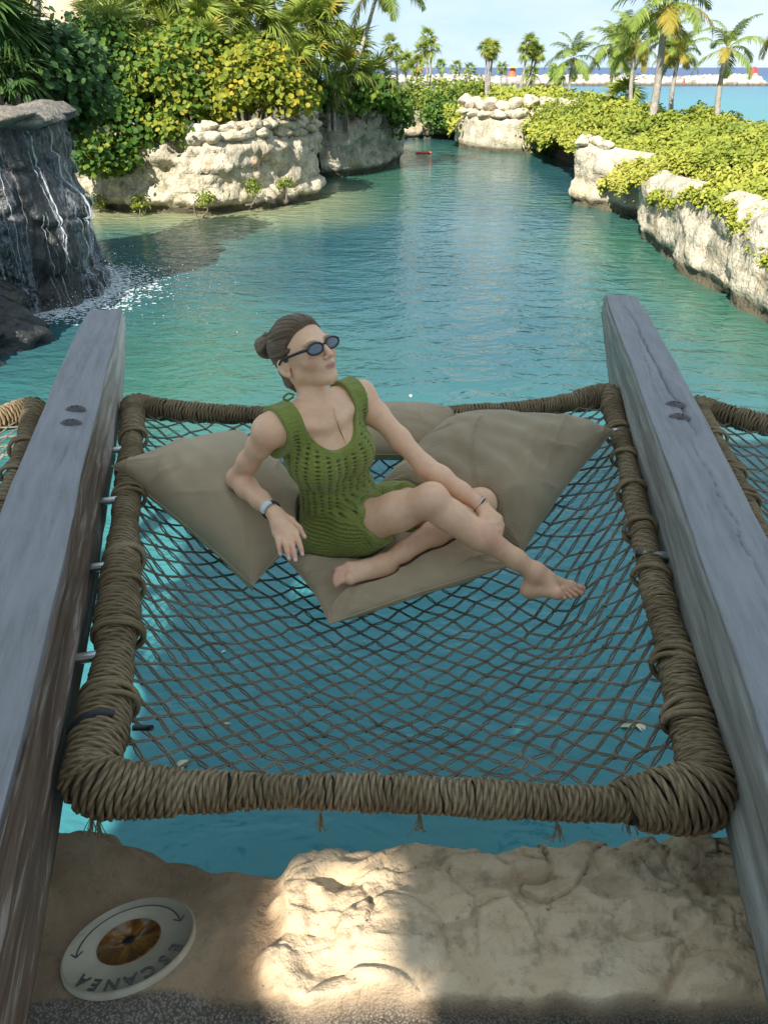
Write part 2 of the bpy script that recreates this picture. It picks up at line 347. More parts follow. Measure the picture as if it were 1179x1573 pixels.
# ---------------------------------------------------------------- cliffs
STONES = []
for k in range(9):
    V, F = ico(3); g_ = np.random.default_rng(400 + k); pn = g_.normal(size=(15, 3)) * np.array([1, 1, 1.2]); pn /= np.linalg.norm(pn, axis=1)[:, None]; pd = g_.uniform(.72, 1.05, 15)
    rr_ = (pd[None] / np.clip(V @ pn.T, .12, None)); rr_ = np.sort(rr_, 1); rr_ = rr_[:, 0] - .035 * np.exp(-(rr_[:, 1] - rr_[:, 0]) * 28); V = V * np.clip(rr_, .4, 1.35)[:, None]; V *= (1 + .05 * fbm(V * 4, 3, 40 + k))[:, None]
    STONES.append((V, F))
STONE_ME = {}
def stone_mesh(k, mat):
    key = (k, mat.name)
    if key not in STONE_ME: STONE_ME[key] = new_mesh('stone', STONES[k][0], STONES[k][1], mat)
    return STONE_ME[key]
def cliff(name, label, P, ztop, mat, seed, res=.07, amp=1.0, back=2.5, stones=2, ssz=.34, srange=(0, 1), holes=1.0, smat=None, ends=True, lean=.0, drop=.02):
    """limestone wall along the waterline path P (water on the right-hand side when walking P backwards)"""
    L = np.linalg.norm(np.diff(P, axis=0), axis=1).sum(); nu = int(L / res); S = spline(P, nu)
    T = np.gradient(S, axis=0); T /= np.linalg.norm(T, axis=1)[:, None]; N = np.stack([T[:, 1], -T[:, 0]], 1)
    if ((CAM[:2] - S) * N).sum() < 0: N = -N
    zt = ztop + .10 * fbm(np.c_[S * .8, np.zeros(nu)], 3, seed + 3)
    nv = int((ztop + 2.3) / res); fz = np.linspace(0, 1, nv)
    Z = -2.3 + (zt + 2.3)[:, None] * fz[None]
    B = np.concatenate([np.repeat(S[:, None], nv, 1), Z[..., None]], -1); NN = np.concatenate([N, np.zeros((nu, 1))], 1)[:, None]
    q = B.reshape(-1, 3)
    wq = q + .10 * np.stack([fbm(q * 2.1, 2, seed + 30), fbm(q * 2.1, 2, seed + 38), fbm(q * 2.1, 2, seed + 39)], -1)
    rv1, ed1 = blocks(wq * np.array([1.0, 1.0, 1.9]), seed + 31); rv2, ed2 = blocks(wq * np.array([2.7, 2.7, 4.6]), seed + 32)
    off = .13 * rv1 + .060 * rv2 - .07 * sstep(.10, .0, ed1) - .035 * sstep(.10, .0, ed2) * sstep(-.4, .2, noise3(q * .7, seed + 33)) + .020 * fbm(q * 6.5, 3, seed + 35) + .16 * fbm(q * np.array([.8, .8, .9]), 3, seed) + .03 * fbm(q * np.array([2.0, 2.0, 3.2]), 3, seed + 7, ridged=True)
    lay = noise3(np.c_[q[:, 0] * .35, q[:, 1] * .35, q[:, 2] * 4.2], seed + 9); off += .05 * np.sign(lay) * np.abs(lay) ** .4
    pit = worley(q * np.array([.95, .95, 1.5]) + .25 * noise3(q * 2, seed)[:, None], seed + 21)
    off -= holes * .34 * sstep(.36, .16, pit) * sstep(-.1, .25, noise3(q * .5, seed + 4) + .15)
    zr = q[:, 2]; off -= .16 * sstep(-1.72, -1.84, zr + .05 * noise3(q * 2.5, seed + 5)); off += .05 * sstep(-1.45, -1.62, zr)
    off = off.reshape(nu, nv) * amp; top = sstep(.86, 1.0, fz)[None] ** 2 * .22
    B[..., :2] += (off - top + lean * (1 - fz)[None])[..., None] * NN[..., :2]
    # roll over the top and run inland
    nb = 6; back_rows = []
    for i in range(1, nb + 1):
        r = B[:, -1].copy(); r[:, :2] -= N * back * i / nb; r[:, 2] += .10 * noise3(r * 1.3, seed + i) - drop * i; back_rows.append(r)
    B = np.concatenate([B, np.stack(back_rows, 1)], 1)
    o = obj(name, B.reshape(-1, 3), grid_faces(nu, nv + nb), mat)
    tag(o, label, 'rock wall')
    k = 0
    if stones:
        s0, s1 = srange; r = random.Random(seed)
        for row in range(stones):
            s = s0 * L
            while s < s1 * L:
                w_ = ssz * r.uniform(.75, 1.5); h_ = ssz * r.uniform(.5, .78); i = min(nu - 1, int(s / L * nu))
                if r.random() > .06 * row:
                    m = B[i, nv - 1]; st = link('stone', stone_mesh(r.randrange(9), smat or mat), o)
                    c = m + np.array([*(N[i] * (.02 - .10 * row + r.uniform(-.05, .05))), row * ssz * .55 + r.uniform(-.03, .06) + h_ * .22])
                    st.location = c; st.rotation_euler = (r.uniform(-.2, .2), r.uniform(-.2, .2), math.atan2(T[i, 1], T[i, 0]) + r.uniform(-.3, .3))
                    st.scale = (w_ * .56, ssz * r.uniform(.42, .6), h_ * .56); k += 1
                s += w_ * .98
    return o, S, N, B
c1, S1, N1, B1 = cliff('rock_cliff', 'sunlit limestone cliff with hollows beside the waterfall, stones stacked on its rim', np.concatenate([C1, [C1[-1] + (-.35, 1.6)], [C1[-1] + (-.9, 3.8)]]), -.30, M['lime'], 3, .07, .85, 3.0, 2, .36, (.3, .88))
c2, S2, N2, B2 = cliff('rock_cliff', 'grey streaked limestone cliff with mossy stripes, second along the palm bank', np.concatenate([C2, [C2[-1] + (.1, 1.5)], [C2[-1] + (-.6, 4.5)]]), -.20, M['lime_grey'], 12, .075, .8, 3.0, 2, .42, (.0, .75), holes=.8, smat=M['lime_grey'])
CB = wl([(590, 214), (625, 214), (660, 213), (700, 212), (735, 212)])
c3, S3, N3, B3 = cliff('rock_cliff', 'low shaded limestone bank at the back of the lagoon under rounded shrubs', CB, -.75, M['lime'], 22, .12, 1.2, 3.0, 0)
cm, Sm, Nm, Bm = cliff('rock_cliff', 'cream limestone wall facing the lagoon with two rows of pale boulders on top', np.concatenate([[CM_[0] + (.4, 3.5)], [CM_[0] + (0, 1.0)], CM_]), -.62, M['lime_pale'], 31, .10, .45, 3.0, 2, .62, (.3, .95), holes=.5)
crr, Sr, Nr, Br = cliff('rock_cliff', 'long white limestone wall draped with yellow-green shrubs along the right of the lagoon', np.concatenate([[CR_[0] + (1.2, 2.4)], [CR_[0] + (.25, .6)], CR_]), -.58, M['lime_pale'], 44, .065, .55, 2.6, 1, .30, (.12, .24), holes=.25, drop=.10)

# ---------------------------------------------------------------- banks (terrain)
def ngon(name, P, z, mat, label):
    P = np.asarray(P, float); n = len(P); c = P.mean(0)
    V = np.concatenate([np.c_[P, np.full(n, z)], np.c_[P, np.full(n, -2.6)]])
    import mathutils
    tri = mathutils.geometry.tessellate_polygon([[Vector((*p, 0)) for p in P]])
    k = np.arange(n); F = [np.array(tri), np.stack([k, (k + 1) % n, n + (k + 1) % n, n + k], 1)]
    return tag(obj(name, V, F, mat, smooth=False), label, kind='structure')
i1 = S1 - N1 * .8; i2 = S2 - N2 * .8
ngon('left_bank', np.concatenate([i1[4::12], i2[::12], [(-1.5, 41), (-8, 75), (-60, 75), (-60, 16), (-14, 15)]]), -.5, M['soil'], 'planted bank behind the cliffs')
ngon('right_bank', np.concatenate([(Sr - Nr * .9)[::-12][:-1], [(7.2, 24.5), (7.2, 35.8)], (Sm - Nm * .9)[::-10], [(2.6, 48), (6, 56), (11.5, 54), (11, 30), (11, 20), (11.6, 10), (12, 6)]]), -1.05, M['soil'], 'low planted bank between lagoon and sea')
ngon('back_bank', np.concatenate([(S3 - N3 * .8)[::8], [(5.5, 56), (-3, 58), (-9, 50)]]), -.85, M['soil'], 'far bank closing the lagoon')

# ---------------------------------------------------------------- breakwater and its beacons
D = 178.0
xl, xr = at_y(560, 121, D)[0], at_y(1172, 121, D)[0]
nu, nv = 420, 16; u = np.linspace(0, 1, nu); prof = np.linspace(0, 1, nv)
bx = xl + (xr - xl) * u; hgt = 2.2 * np.minimum(1, np.minimum((1 - u) * 40, 1)) * (.9 + .12 * fbm(np.c_[bx * .08, bx * 0, bx * 0], 3, 3))
hh = np.sin(np.pi * np.clip(prof, 0, 1)) ** .65
V = np.zeros((nu, nv, 3)); V[..., 0] = bx[:, None]; V[..., 1] = D + (prof - .5)[None] * 13 * (1 - .0 * u[:, None]); V[..., 2] = WATER - .3 + hgt[:, None] * hh[None]
q = V.reshape(-1, 3); n = worley(q * np.array([.75, .6, .9]), 5); q = q + (np.array([0, -1, .9])[None] * (.55 - n)[:, None] * .9)
t = NT('breakwater_rock'); p = t.pos(); v_ = t.vor(p, .8, out='Color'); cc = t.mix(.5, (.56, .50, .41), t.n('RGBToBW', {0: v_}))
cc = t.mix(t.mr(t.vor(p, .8), .45, .75, 0, .75), t.mix(.75, cc, (.60, .53, .43)), (.16, .14, .12)); cc = t.mix(t.mr(t.sep(p, 'Z'), -1.2, -1.75), cc, (.10, .085, .06))
M['breakw'] = t.end(t.principled(Base_Color=cc, Roughness=.95, Normal=t.bump(t.vor(p, .8), -.6)))
tag(obj('breakwater', q, grid_faces(nu, nv), M['breakw'], smooth=False), 'long low breakwater of pale boulders lying before the open sea', 'breakwater')
nb_ = [(bx[0] + (bx[-1] - bx[0]) * k / 3) for k in range(4)]
# near shore spit in front of the breakwater
V = np.zeros((160, 10, 3)); u = np.linspace(0, 1, 160); x0, x1 = at_y(560, 132, 118)[0], at_y(855, 132, 118)[0]
V[..., 0] = (x0 + (x1 - x0) * u)[:, None]; V[..., 1] = 112 + np.linspace(0, 14, 10)[None]; V[..., 2] = WATER - .25 + (1.0 * np.sin(np.pi * np.linspace(0, 1, 10)) ** .6)[None] * (np.minimum(1, (1 - u) * 6) * (.75 + .25 * fbm(np.c_[V[:, 0, 0] * .15, u * 0, u * 0], 3, 8)))[:, None]
q = V.reshape(-1, 3); q[:, 2] += .25 * noise3(q * .8, 4)
tag(obj('shore_spit', q, grid_faces(160, 10), M['breakw'], smooth=False), 'low rocky spit in front of the breakwater', kind='structure')
def cone_beacon(u, vb, vt, dist, mat, label, wpx, roof=None, group=None):
    b = at_y(u, vb, dist); tp = at_y(u, vt, dist); h = tp[2] - b[2]; wd = wpx / FPX * dist * 1.0
    root = empty('beacon', b); 
    a = np.arange(8) * np.pi / 4; rr = [(0, .55), (.06, .5), (.1, .48), (.92, .2), (1.0, .17)]
    V = np.concatenate([np.c_[np.cos(a) * r_ * wd, np.sin(a) * r_ * wd, np.full(8, z_ * h)] for z_, r_ in rr] + [[[0, 0, h]]])
    F = [grid_faces(5, 8, wrap_v=True), np.array([[32 + k, 32 + (k + 1) % 8, 40] for k in range(8)])]
    obj('tower', V + b, F, mat, root, smooth=False)
    lv, lf = tube(np.array([[0, 0, h * .99], [0, 0, h * 1.1]]) + b, wd * .08, 6); obj('lantern', lv, lf, M['trunk'], root)
    if roof is not None:
        v, f = tube(np.array([[0, 0, h * .90], [0, 0, h * 1.12]]) + b, [wd * .62, wd * .1], 10); obj('thatch_cap', v, f, roof, root)
    tag(root, label, 'beacon', group); return root
M['red'] = m_plain('red_paint', (.62, .045, .045), .5, .1, 1); M['green_p'] = m_plain('green_paint', (.02, .30, .10), .5, .1, 1); M['orange'] = m_plain('orange_paint', (.70, .13, .06), .6, .15, 1)
M['thatch_y'] = m_plain('yellow_thatch', (.55, .40, .10), .9, .25, 4)
cone_beacon(1156, 114, 103, 178, M['red'], 'red conical beacon at the tip of the breakwater', 13)
cone_beacon(786, 118, 103, 120, M['orange'], 'orange tower with yellow thatched cap on the spit', 13, M['thatch_y'])
cone_beacon(846, 118, 104, 116, M['green_p'], 'green conical beacon standing on the rocky spit', 9)
cone_beacon(1049, 128, 121, 140, M['red'], 'small red buoy floating before the breakwater', 4)
fl = empty('marker_float', at_z(650, 236, WATER)); 
v, f = tube(np.array([[-.34, 0, .03], [-.30, 0, .035], [.30, 0, .035], [.34, 0, .03]]) + np.array(fl.location), [.02, .055, .055, .02], 10); obj('hull', v, f, M['orange'], fl)
v, f = box(np.array(fl.location) + (0, 0, .085), (.12, .06, .03)); obj('grip', v, f, M['trunk'], fl)
tag(fl, 'small red float drifting on the lagoon off the grey cliff', 'float')

# ---------------------------------------------------------------- building behind the palms
bb = empty('building', at_y(60, 40, 62)); bl = np.array(bb.location); bl[2] = -.5; bb.location = bl
M['stucco'] = m_plain('cream_stucco', (.74, .60, .44), .9, .06, 2); M['glassd'] = m_plain('dark_glass', (.03, .04, .05), .15, .1, 1)
v, f = box(bl + (-2.2, 3, 5), (13, 6, 10)); bw_ = obj('wall', v, f, M['stucco'], bb, smooth=False)
v, f = box(bl + (-2.2, 3, 10.2), (13.6, 6.6, .4)); obj('roof', v, f, M['stucco'], bb, smooth=False)
v, f = box(bl + (4.55, 2.6, 5), (.5, 6.5, 9.6)); obj('corner_pier', v, f, M['lime_grey'], bb, smooth=False)
for k in range(3):
    v, f = box(bl + (-6.5 + 3.6 * k, -.02, 6.8), (1.2, .1, 1.6)); wn = obj('window', v, f, M['glassd'], bb, smooth=False); wn.parent = bw_
tag(bb, 'cream stucco building behind the palms', 'building')

# ================================================================ WATERFALL
M['wetrock'] = None
t = NT('wet_dark_rock'); p = t.pos(); n = t.noise(p, 1.6, 6, .65); n2 = t.noise(p, 7, 5, .6)
c = t.ramp(n, [(.3, (.009, .009, .010)), (.55, (.026, .025, .025)), (.8, (.058, .055, .050))]); c = t.mix(t.mr(t.noise(p, 2.2, 3), .52, .68, 0, .7), c, (.03, .045, .018))
M['wetrock'] = t.end(t.principled(Base_Color=c, Roughness=.38, Normal=t.bump(t.math('ADD', n, t.math('MULTIPLY', n2, .3)), .12)))
t = NT('falling_water'); a = t.principled(Base_Color=(.80, .86, .92), Roughness=.12, IOR=1.33, Specular_IOR_Level=.8); b = t.n('BsdfTransparent')
f = t.math('MULTIPLY', t.mr(t.noise(t.map(t.pos(), (9, 9, .9)), 3, 4, .7), .35, .62, .05, .9), t.attr('tint'))
M['fall'] = t.end(t.n('MixShader', {0: f, 1: b, 2: a}))
t = NT('water_veil'); a = t.principled(Base_Color=(.62, .70, .80), Roughness=.2, IOR=1.33); b = t.n('BsdfTransparent')
f = t.math('MULTIPLY', t.mr(t.noise(t.map(t.pos(), (16, 16, .8)), 2.2, 5, .75), .46, .70, 0., .55), t.attr('tint')); M['veil'] = t.end(t.n('MixShader', {0: f, 1: b, 2: a}))
M['foam'] = m_plain('foam', (.82, .88, .90), .4, .05, 10)
wf = empty('waterfall', (-5.2, 11.2, WATER))
WB = [at_z(u, v, WATER)[:2] for u, v in [(-120, 478), (-40, 490), (30, 487), (75, 478), (115, 468), (143, 456), (150, 449)]]
WB = np.array(WB); WBp = np.concatenate([WB, [WB[-1] + (-.3, .8)], [WB[-1] + (-1.6, 1.5)]])
Sw = spline(WBp, 150); Tw = np.gradient(Sw, axis=0); Tw /= np.linalg.norm(Tw, axis=1)[:, None]; Nw = np.stack([Tw[:, 1], -Tw[:, 0]], 1)
if ((CAM[:2] - Sw) * Nw).sum() < 0: Nw = -Nw
ztw = .56; nv = 70; fz = np.linspace(0, 1, nv)
def wf_surf(i, f):
    """point of the fall face for path index (float array) and height fraction"""
    i = np.clip(i, 0, 149); b = np.stack([np.interp(i, np.arange(150), Sw[:, k]) for k in (0, 1)], -1); nn = np.stack([np.interp(i, np.arange(150), Nw[:, k]) for k in (0, 1)], -1)
    z = -2.3 + (ztw + 2.3) * f; q = np.concatenate([b, z[..., None]], -1)
    rv_, ed_ = blocks(q * np.array([1.5, 1.5, 1.1]) + .2 * noise3(q * 2, 70)[..., None], 72); off = .14 * fbm(q * 1.1, 4, 71) + .12 * rv_ - .06 * sstep(.10, 0, ed_) + .05 * fbm(q * np.array([3.2, 3.2, 2.0]), 3, 75, ridged=True) - .05 + .12 * (1 - f) - .10 * f * f
    q[..., :2] += off[..., None] * nn; return q
I, Fz = np.meshgrid(np.arange(150.), fz, indexing='ij'); Q = wf_surf(I, Fz)
rows = [Q]; 
for k in range(1, 6):
    r = Q[:, -1].copy(); r[:, :2] -= Nw * .7 * k; rows.append(r[:, None] + np.array([0, 0, .02 * k]))
Q = np.concatenate(rows, 1); obj('rock', Q.reshape(-1, 3), grid_faces(150, nv + 5), M['wetrock'], wf)
M['lipstone_shaded'] = m_lime('lip_stone_shaded', (.5, .5, .52))  # limestone toned darker, the shade on the lip put into its colour
# flat slabs of the lip
r = random.Random(5)
for i0 in range(4, 136, 15):
    i = min(i0 + 6, 149); q = wf_surf(np.array([float(i)]), np.array([1.0]))[0]
    st = link('lip_slab', stone_mesh(r.randrange(9), M['lipstone_shaded']), wf)
    st.location = q - np.array(wf.location) + np.array([*(-Nw[i] * .16), .06 + r.uniform(-.02, .03)]); st.rotation_euler = (r.uniform(-.05, .05), r.uniform(-.05, .05), math.atan2(Tw[i, 1], Tw[i, 0])); st.scale = (.50, .42, .10 + r.uniform(0, .04))
rg = np.random.default_rng(4)
for k in range(40):
    i0 = rg.uniform(20, 128); f0 = rg.choice([.97, .97, .8, .6]); f1 = rg.uniform(.06, .35) if f0 > .9 else .08
    n = 60; ff = np.linspace(f0, f1, n); ii = i0 + np.cumsum(rg.normal(.01, .12, n)) * .9 + 5 * np.sin(ff * 3 + k) * .4
    P = wf_surf(ii, ff); nn = np.stack([np.interp(ii, np.arange(150), Nw[:, c_]) for c_ in (0, 1)], -1)
    P[:, :2] += nn * (.035 + .05 * np.abs(np.sin(ff * 9 + k)))[:, None]; 
    wd = rg.choice([.004, .006, .008, .014]) * (1 if f0 > .9 else .7)
    v, f = tube(P, wd * (.5 + .8 * rg.random(n)), 5); obj('water_stream', v, f, M['fall'], wf, attrs={'tint': np.full(len(v), rg.uniform(.2, .7))})
I, Fz = np.meshgrid(np.arange(18., 136., .5), np.linspace(.06, 1.0, 120), indexing='ij'); Qv = wf_surf(I, Fz); nn = np.stack([np.interp(I, np.arange(150), Nw[:, c_]) for c_ in (0, 1)], -1); Qv[..., :2] += nn * (.05 + .03 * noise3(np.stack([I * .4, Fz * 3, I * 0], -1), 5))[..., None]
dn = np.clip(.5 + .9 * noise3(np.stack([I * .16, Fz * .6, I * 0], -1), 6) + .5 * noise3(np.stack([I * .6, Fz * 1.2, I * 0], -1), 9), 0, 1)
obj('water_veil', Qv.reshape(-1, 3), grid_faces(*I.shape), M['veil'], wf, attrs={'tint': (dn * (1.1 - .5 * Fz)).ravel()})
tag(wf, 'dark wet rock face with thin white waterfall streams falling into the lagoon', 'waterfall')
# foam and droplets where the fall meets the lagoon
iv, if_ = ico(1); mb = MB()
for k in range(1100):
    i = rg.uniform(55, 128); q = wf_surf(np.array([i]), np.array([.1]))[0]; nn = Nw[int(i)]
    dd = rg.exponential(.38); hgt = rg.exponential(.10) if rg.random() < .8 else rg.exponential(.35) * max(0, 1 - dd)
    mb.add(iv * rg.uniform(.002, .007) + np.array([*(q[:2] + nn * dd + rg.normal(0, .15, 2)), WATER + .01 + hgt]), if_)
sp = mb.build('water_spray', M['foam']); tag(sp, 'white spray of droplets at the foot of the waterfall', 'spray', kind='stuff')
mb = MB(); fv = np.c_[np.cos(np.arange(7) * .8976), np.sin(np.arange(7) * .8976), np.zeros(7)]
for k in range(4000):
    i = rg.uniform(50, 130); q = wf_surf(np.array([i]), np.array([.1]))[0]; dd = min(rg.exponential(.30), .9) - .1
    s = rg.uniform(.004, .02); v = fv * s * np.array([rg.uniform(.6, 2.4), 1, 1]); v[:, :2] += q[:2] + Nw[int(i)] * dd + rg.normal(0, .12, 2); v[:, 2] = WATER + .006 + rg.uniform(0, .01)
    mb.add(v, np.array([[0, 1, 2, 3, 4, 5, 6]]))
fo = mb.build('foam', M['foam']); tag(fo, 'white foam spreading on the water under the waterfall', 'foam', kind='stuff')
# dark near outcrop left of the fall
OP = np.array([at_z(u, v, WATER)[:2] for u, v in [(-260, 620), (-120, 600), (-30, 578), (14, 560), (34, 540), (40, 515), (28, 497), (-20, 488)]])
So = spline(OP, 110); To = np.gradient(So, axis=0); To /= np.linalg.norm(To, axis=1)[:, None]; No = np.stack([To[:, 1], -To[:, 0]], 1)
if ((CAM[:2] - So) * No).sum() < 0: No = -No
fz = np.linspace(0, 1, 60); zz = -2.3 + 2.6 * fz; q = np.concatenate([np.repeat(So[:, None], 60, 1), np.repeat(zz[None, :, None], 110, 0)], -1).reshape(-1, 3)
off = (.30 * fbm(q * 1.0, 4, 81) + .16 * fbm(q * 2.6, 3, 84, ridged=True) - .1).reshape(110, 60) - .75 * sstep(.25, .8, fz)[None] + .16 * np.sin(fz * 11)[None]
q = q.reshape(110, 60, 3); q[..., :2] += off[..., None] * No[:, None]; 
r2 = q[:, -1:].copy(); r2[..., :2] -= No[:, None] * 1.4; q = np.concatenate([q, r2], 1)
tag(obj('rock_outcrop', q.reshape(-1, 3), grid_faces(110, 61), M['wetrock']), 'dark mossy rock outcrop standing in the water before the waterfall', 'rock')

# ================================================================ VEGETATION
def leaf_batch(P, N, size, tint, shape='round', rgn=rng, fold=.18, up=None):
    n = len(P); N = N / (np.linalg.norm(N, axis=1)[:, None] + 1e-9); A = rgn.normal(size=(n, 3))
    A = A - N * (A * N).sum(1)[:, None]; A /= np.linalg.norm(A, axis=1)[:, None] + 1e-9; Bv = np.cross(N, A)
    if shape == 'round': O = np.array([[0, 0], [.52, .22], [.5, .78], [0, 1.02], [-.5, .78], [-.52, .22]])
    elif shape == 'oval': O = np.array([[0, 0], [.24, .35], [.27, .78], [0, 1.0], [-.27, .78], [-.24, .35]])
    else: O = np.array([[0, 0], [.12, .3], [.10, .7], [0, 1.0], [-.10, .7], [-.12, .3]])
    cv = np.array([0, fold * .6, fold * .5, -.12, fold * .5, fold * .6])
    V = P[:, None] + size[:, None, None] * (O[None, :, 0, None] * A[:, None] + (O[None, :, 1, None] - .3) * Bv[:, None] + cv[None, :, None] * N[:, None])
    b = (np.arange(n) * 6)[:, None]
    F = np.concatenate([b + np.array([0, 1, 2, 3]), b + np.array([0, 3, 4, 5])])
    return V.reshape(-1, 3), F, np.repeat(tint, 6)
def lump_points(lumps, n, rgn, clump=.16, per=14, inner=.25):
    """leaf positions on branch-end clumps spread over ellipsoids"""
    vol = np.array([(l[1][0] * l[1][1] + l[1][0] * l[1][2] + l[1][1] * l[1][2]) for l in lumps]); pr = vol / vol.sum()
    nc = max(1, n // per); k = rgn.choice(len(lumps), nc, p=pr)
    d = rgn.normal(size=(nc, 3)); d[:, 2] = np.abs(d[:, 2]) * 1.0 - .35; d[:, 1] -= .35; d /= np.linalg.norm(d, axis=1)[:, None]
    rad = 1 - inner * rgn.random(nc) ** 2 + rgn.normal(0, .07, nc)
    C = np.array([lumps[i][0] for i in k]) + d * rad[:, None] * np.array([lumps[i][1] for i in k])
    ct = rgn.normal(0, .18, nc)
    i = np.repeat(np.arange(nc), per); P = C[i] + rgn.normal(size=(nc * per, 3)) * clump * np.array([1, 1, .75])
    N = d[i] * .8 + rgn.normal(size=(nc * per, 3)) * .55 + np.array([-.15, -.25, .55])
    return P, N, ct[i]
def bush(name, label, cat, lumps, n, size, mat, shape='round', seed=0, tint=.45, stems=5, group=None, clump=.16, per=14, base_z=-.5, sd=.16):
    rgn = np.random.default_rng(seed); P, N, ct = lump_points(lumps, n, rgn, clump, per)
    V, F, A = leaf_batch(P, N, size * rgn.uniform(.65, 1.25, len(P)), np.clip(tint + ct + rgn.normal(0, sd, len(P)), 0, 1), shape, rgn)
    c = np.mean([l_[0] for l_ in lumps], 0); root = empty(name, (c[0], c[1], base_z))
    obj('crown' if cat == 'tree' else 'foliage', V, F, mat, root, attrs={'tint': A}, smooth=False)
    mb = MB()
    for s in range(stems * len(lumps)):
        l_ = lumps[s % len(lumps)]; e = np.array(l_[0]) + rgn.normal(size=3) * np.array(l_[1]) * .45; b = np.array([c[0] * .5 + l_[0][0] * .5, c[1] * .5 + l_[0][1] * .5, base_z - .1]) + np.array([*rgn.normal(0, .15, 2), 0])
        v, f = tube(spline([b, (b + e) / 2 + rgn.normal(0, .12, 3), e], 8), np.linspace(.03, .008, 8), 5); mb.add(v, f)
    mb.build('trunk' if cat == 'tree' else 'stem', M['stem'], root)
    return tag(root, label, cat, group)
def lump(u, v, dist, rx, rz, ry=None): return (at_y(u, v, dist), (rx, ry or rx, rz))

# sea grape on the left cliff
bush('sea_grape_bush', 'deep green sea grape bush hanging over the cliff beside the waterfall', 'bush',
     [lump(165, 165, 20.8, .95, .9), lump(135, 240, 19.6, .55, .65), lump(182, 245, 19.95, .36, .40), lump(222, 212, 20.3, .36, .34), lump(162, 98, 21.0, .85, .85)], 10500, .118, M['leaf_grape'], seed=1, tint=.33)
bush('sea_grape_bush', 'bright sea grape bush with yellowing leaves at the middle of the sunlit cliff rim', 'bush',
     [lump(245, 125, 21.2, .95, .85), lump(285, 160, 21.0, .6, .5), lump(255, 196, 20.4, .5, .32), lump(300, 90, 22.5, .9, .7)], 7000, .115, M['leaf_grape'], seed=2, tint=.62)
bush('sea_grape_bush', 'golden yellow sea grape bush spilling over the stacked stones', 'bush',
     [lump(350, 150, 21.6, .75, .62), lump(400, 120, 22.2, .9, .72), lump(432, 152, 22.0, .62, .5), lump(360, 110, 22.8, .8, .6), lump(330, 180, 21.2, .4, .28)], 7000, .118, M['leaf_yellow'], seed=3, tint=.5)
bush('sea_grape_bush', 'green sea grape bush growing on the grey cliff', 'bush',
     [lump(520, 158, 28.0, .8, .45), lump(560, 150, 28.6, .9, .55), lump(595, 165, 29.5, .6, .5), lump(480, 155, 26.5, .7, .5), lump(612, 180, 30.2, .35, .7)], 3600, .16, M['leaf_grape'], seed=4, tint=.45)
bush('shrub', 'dense dark green shrub behind the waterfall lip, shade put into its leaf colour', 'bush',
     [lump(90, 130, 14.6, .75, .85), lump(35, 125, 14.0, .8, .7), lump(98, 180, 14.8, .30, .6), lump(85, 100, 15.2, .5, .45)], 5600, .12, M['leaf_shaded'], seed=5, tint=.45, base_z=.3)
bush('shrub', 'round pale green shrub on the far bank of the lagoon', 'bush',
     [lump(660, 155, 45, 1.5, 1.1), lump(695, 165, 44, 1.4, 1.3), lump(720, 150, 47, 1.2, .9), lump(635, 165, 46, 1.0, .9)], 4200, .2, M['leaf_cover'], 'oval', seed=6, tint=.22, clump=.25, base_z=-.8)
bush('shrub', 'darker green shrub hanging down the shaded bank at the back of the lagoon', 'bush',
     [lump(690, 182, 42.6, .75, 1.0), lump(668, 172, 43.0, .7, .7)], 1900, .19, M['leaf_grape'], 'oval', seed=7, tint=.3, clump=.22, base_z=-.8)
bush('shrub', 'yellow-green shrub hanging to the water between boulder wall and white wall', 'bush',
     [lump(832, 192, 36.0, 1.1, .9), lump(858, 198, 35.0, 1.2, 1.0), lump(885, 188, 33.5, 1.3, .9), lump(838, 215, 35.4, .8, .6), lump(868, 222, 34.6, .9, .6)], 5200, .13, M['leaf_cover'], 'oval', seed=9, tint=.45, clump=.18, base_z=-1.0)
# hanging tufts on the cliff face and ferny plants at the waterline
for k, (u, v, s) in enumerate([(316, 308, .22), (390, 290, .17), (437, 285, .16), (150, 312, .2), (215, 315, .2)]):
    i = int(np.argmin(np.abs(np.array([589.5 + FPX * p_[0] / (p_[1] * FW[1] + (WATER - 1.2) * FW[2]) for p_ in S1]) - u))); q = at_y(u, v, S1[i, 1] - .3)
    bush('hanging_plant', f'small green tuft rooted in the sunlit cliff {["above the waterline under its centre", "below the square block", "near the dark end hollow", "close to the waterfall", "under the sea grape"][k]}', 'plant', [((q[0], q[1], q[2]), (s, s * .6, s * 1.2))], 240, .07, M['leaf_cover'], 'oval', seed=20 + k, tint=.35, clump=.05, per=8, stems=2, base_z=q[2] - .3)

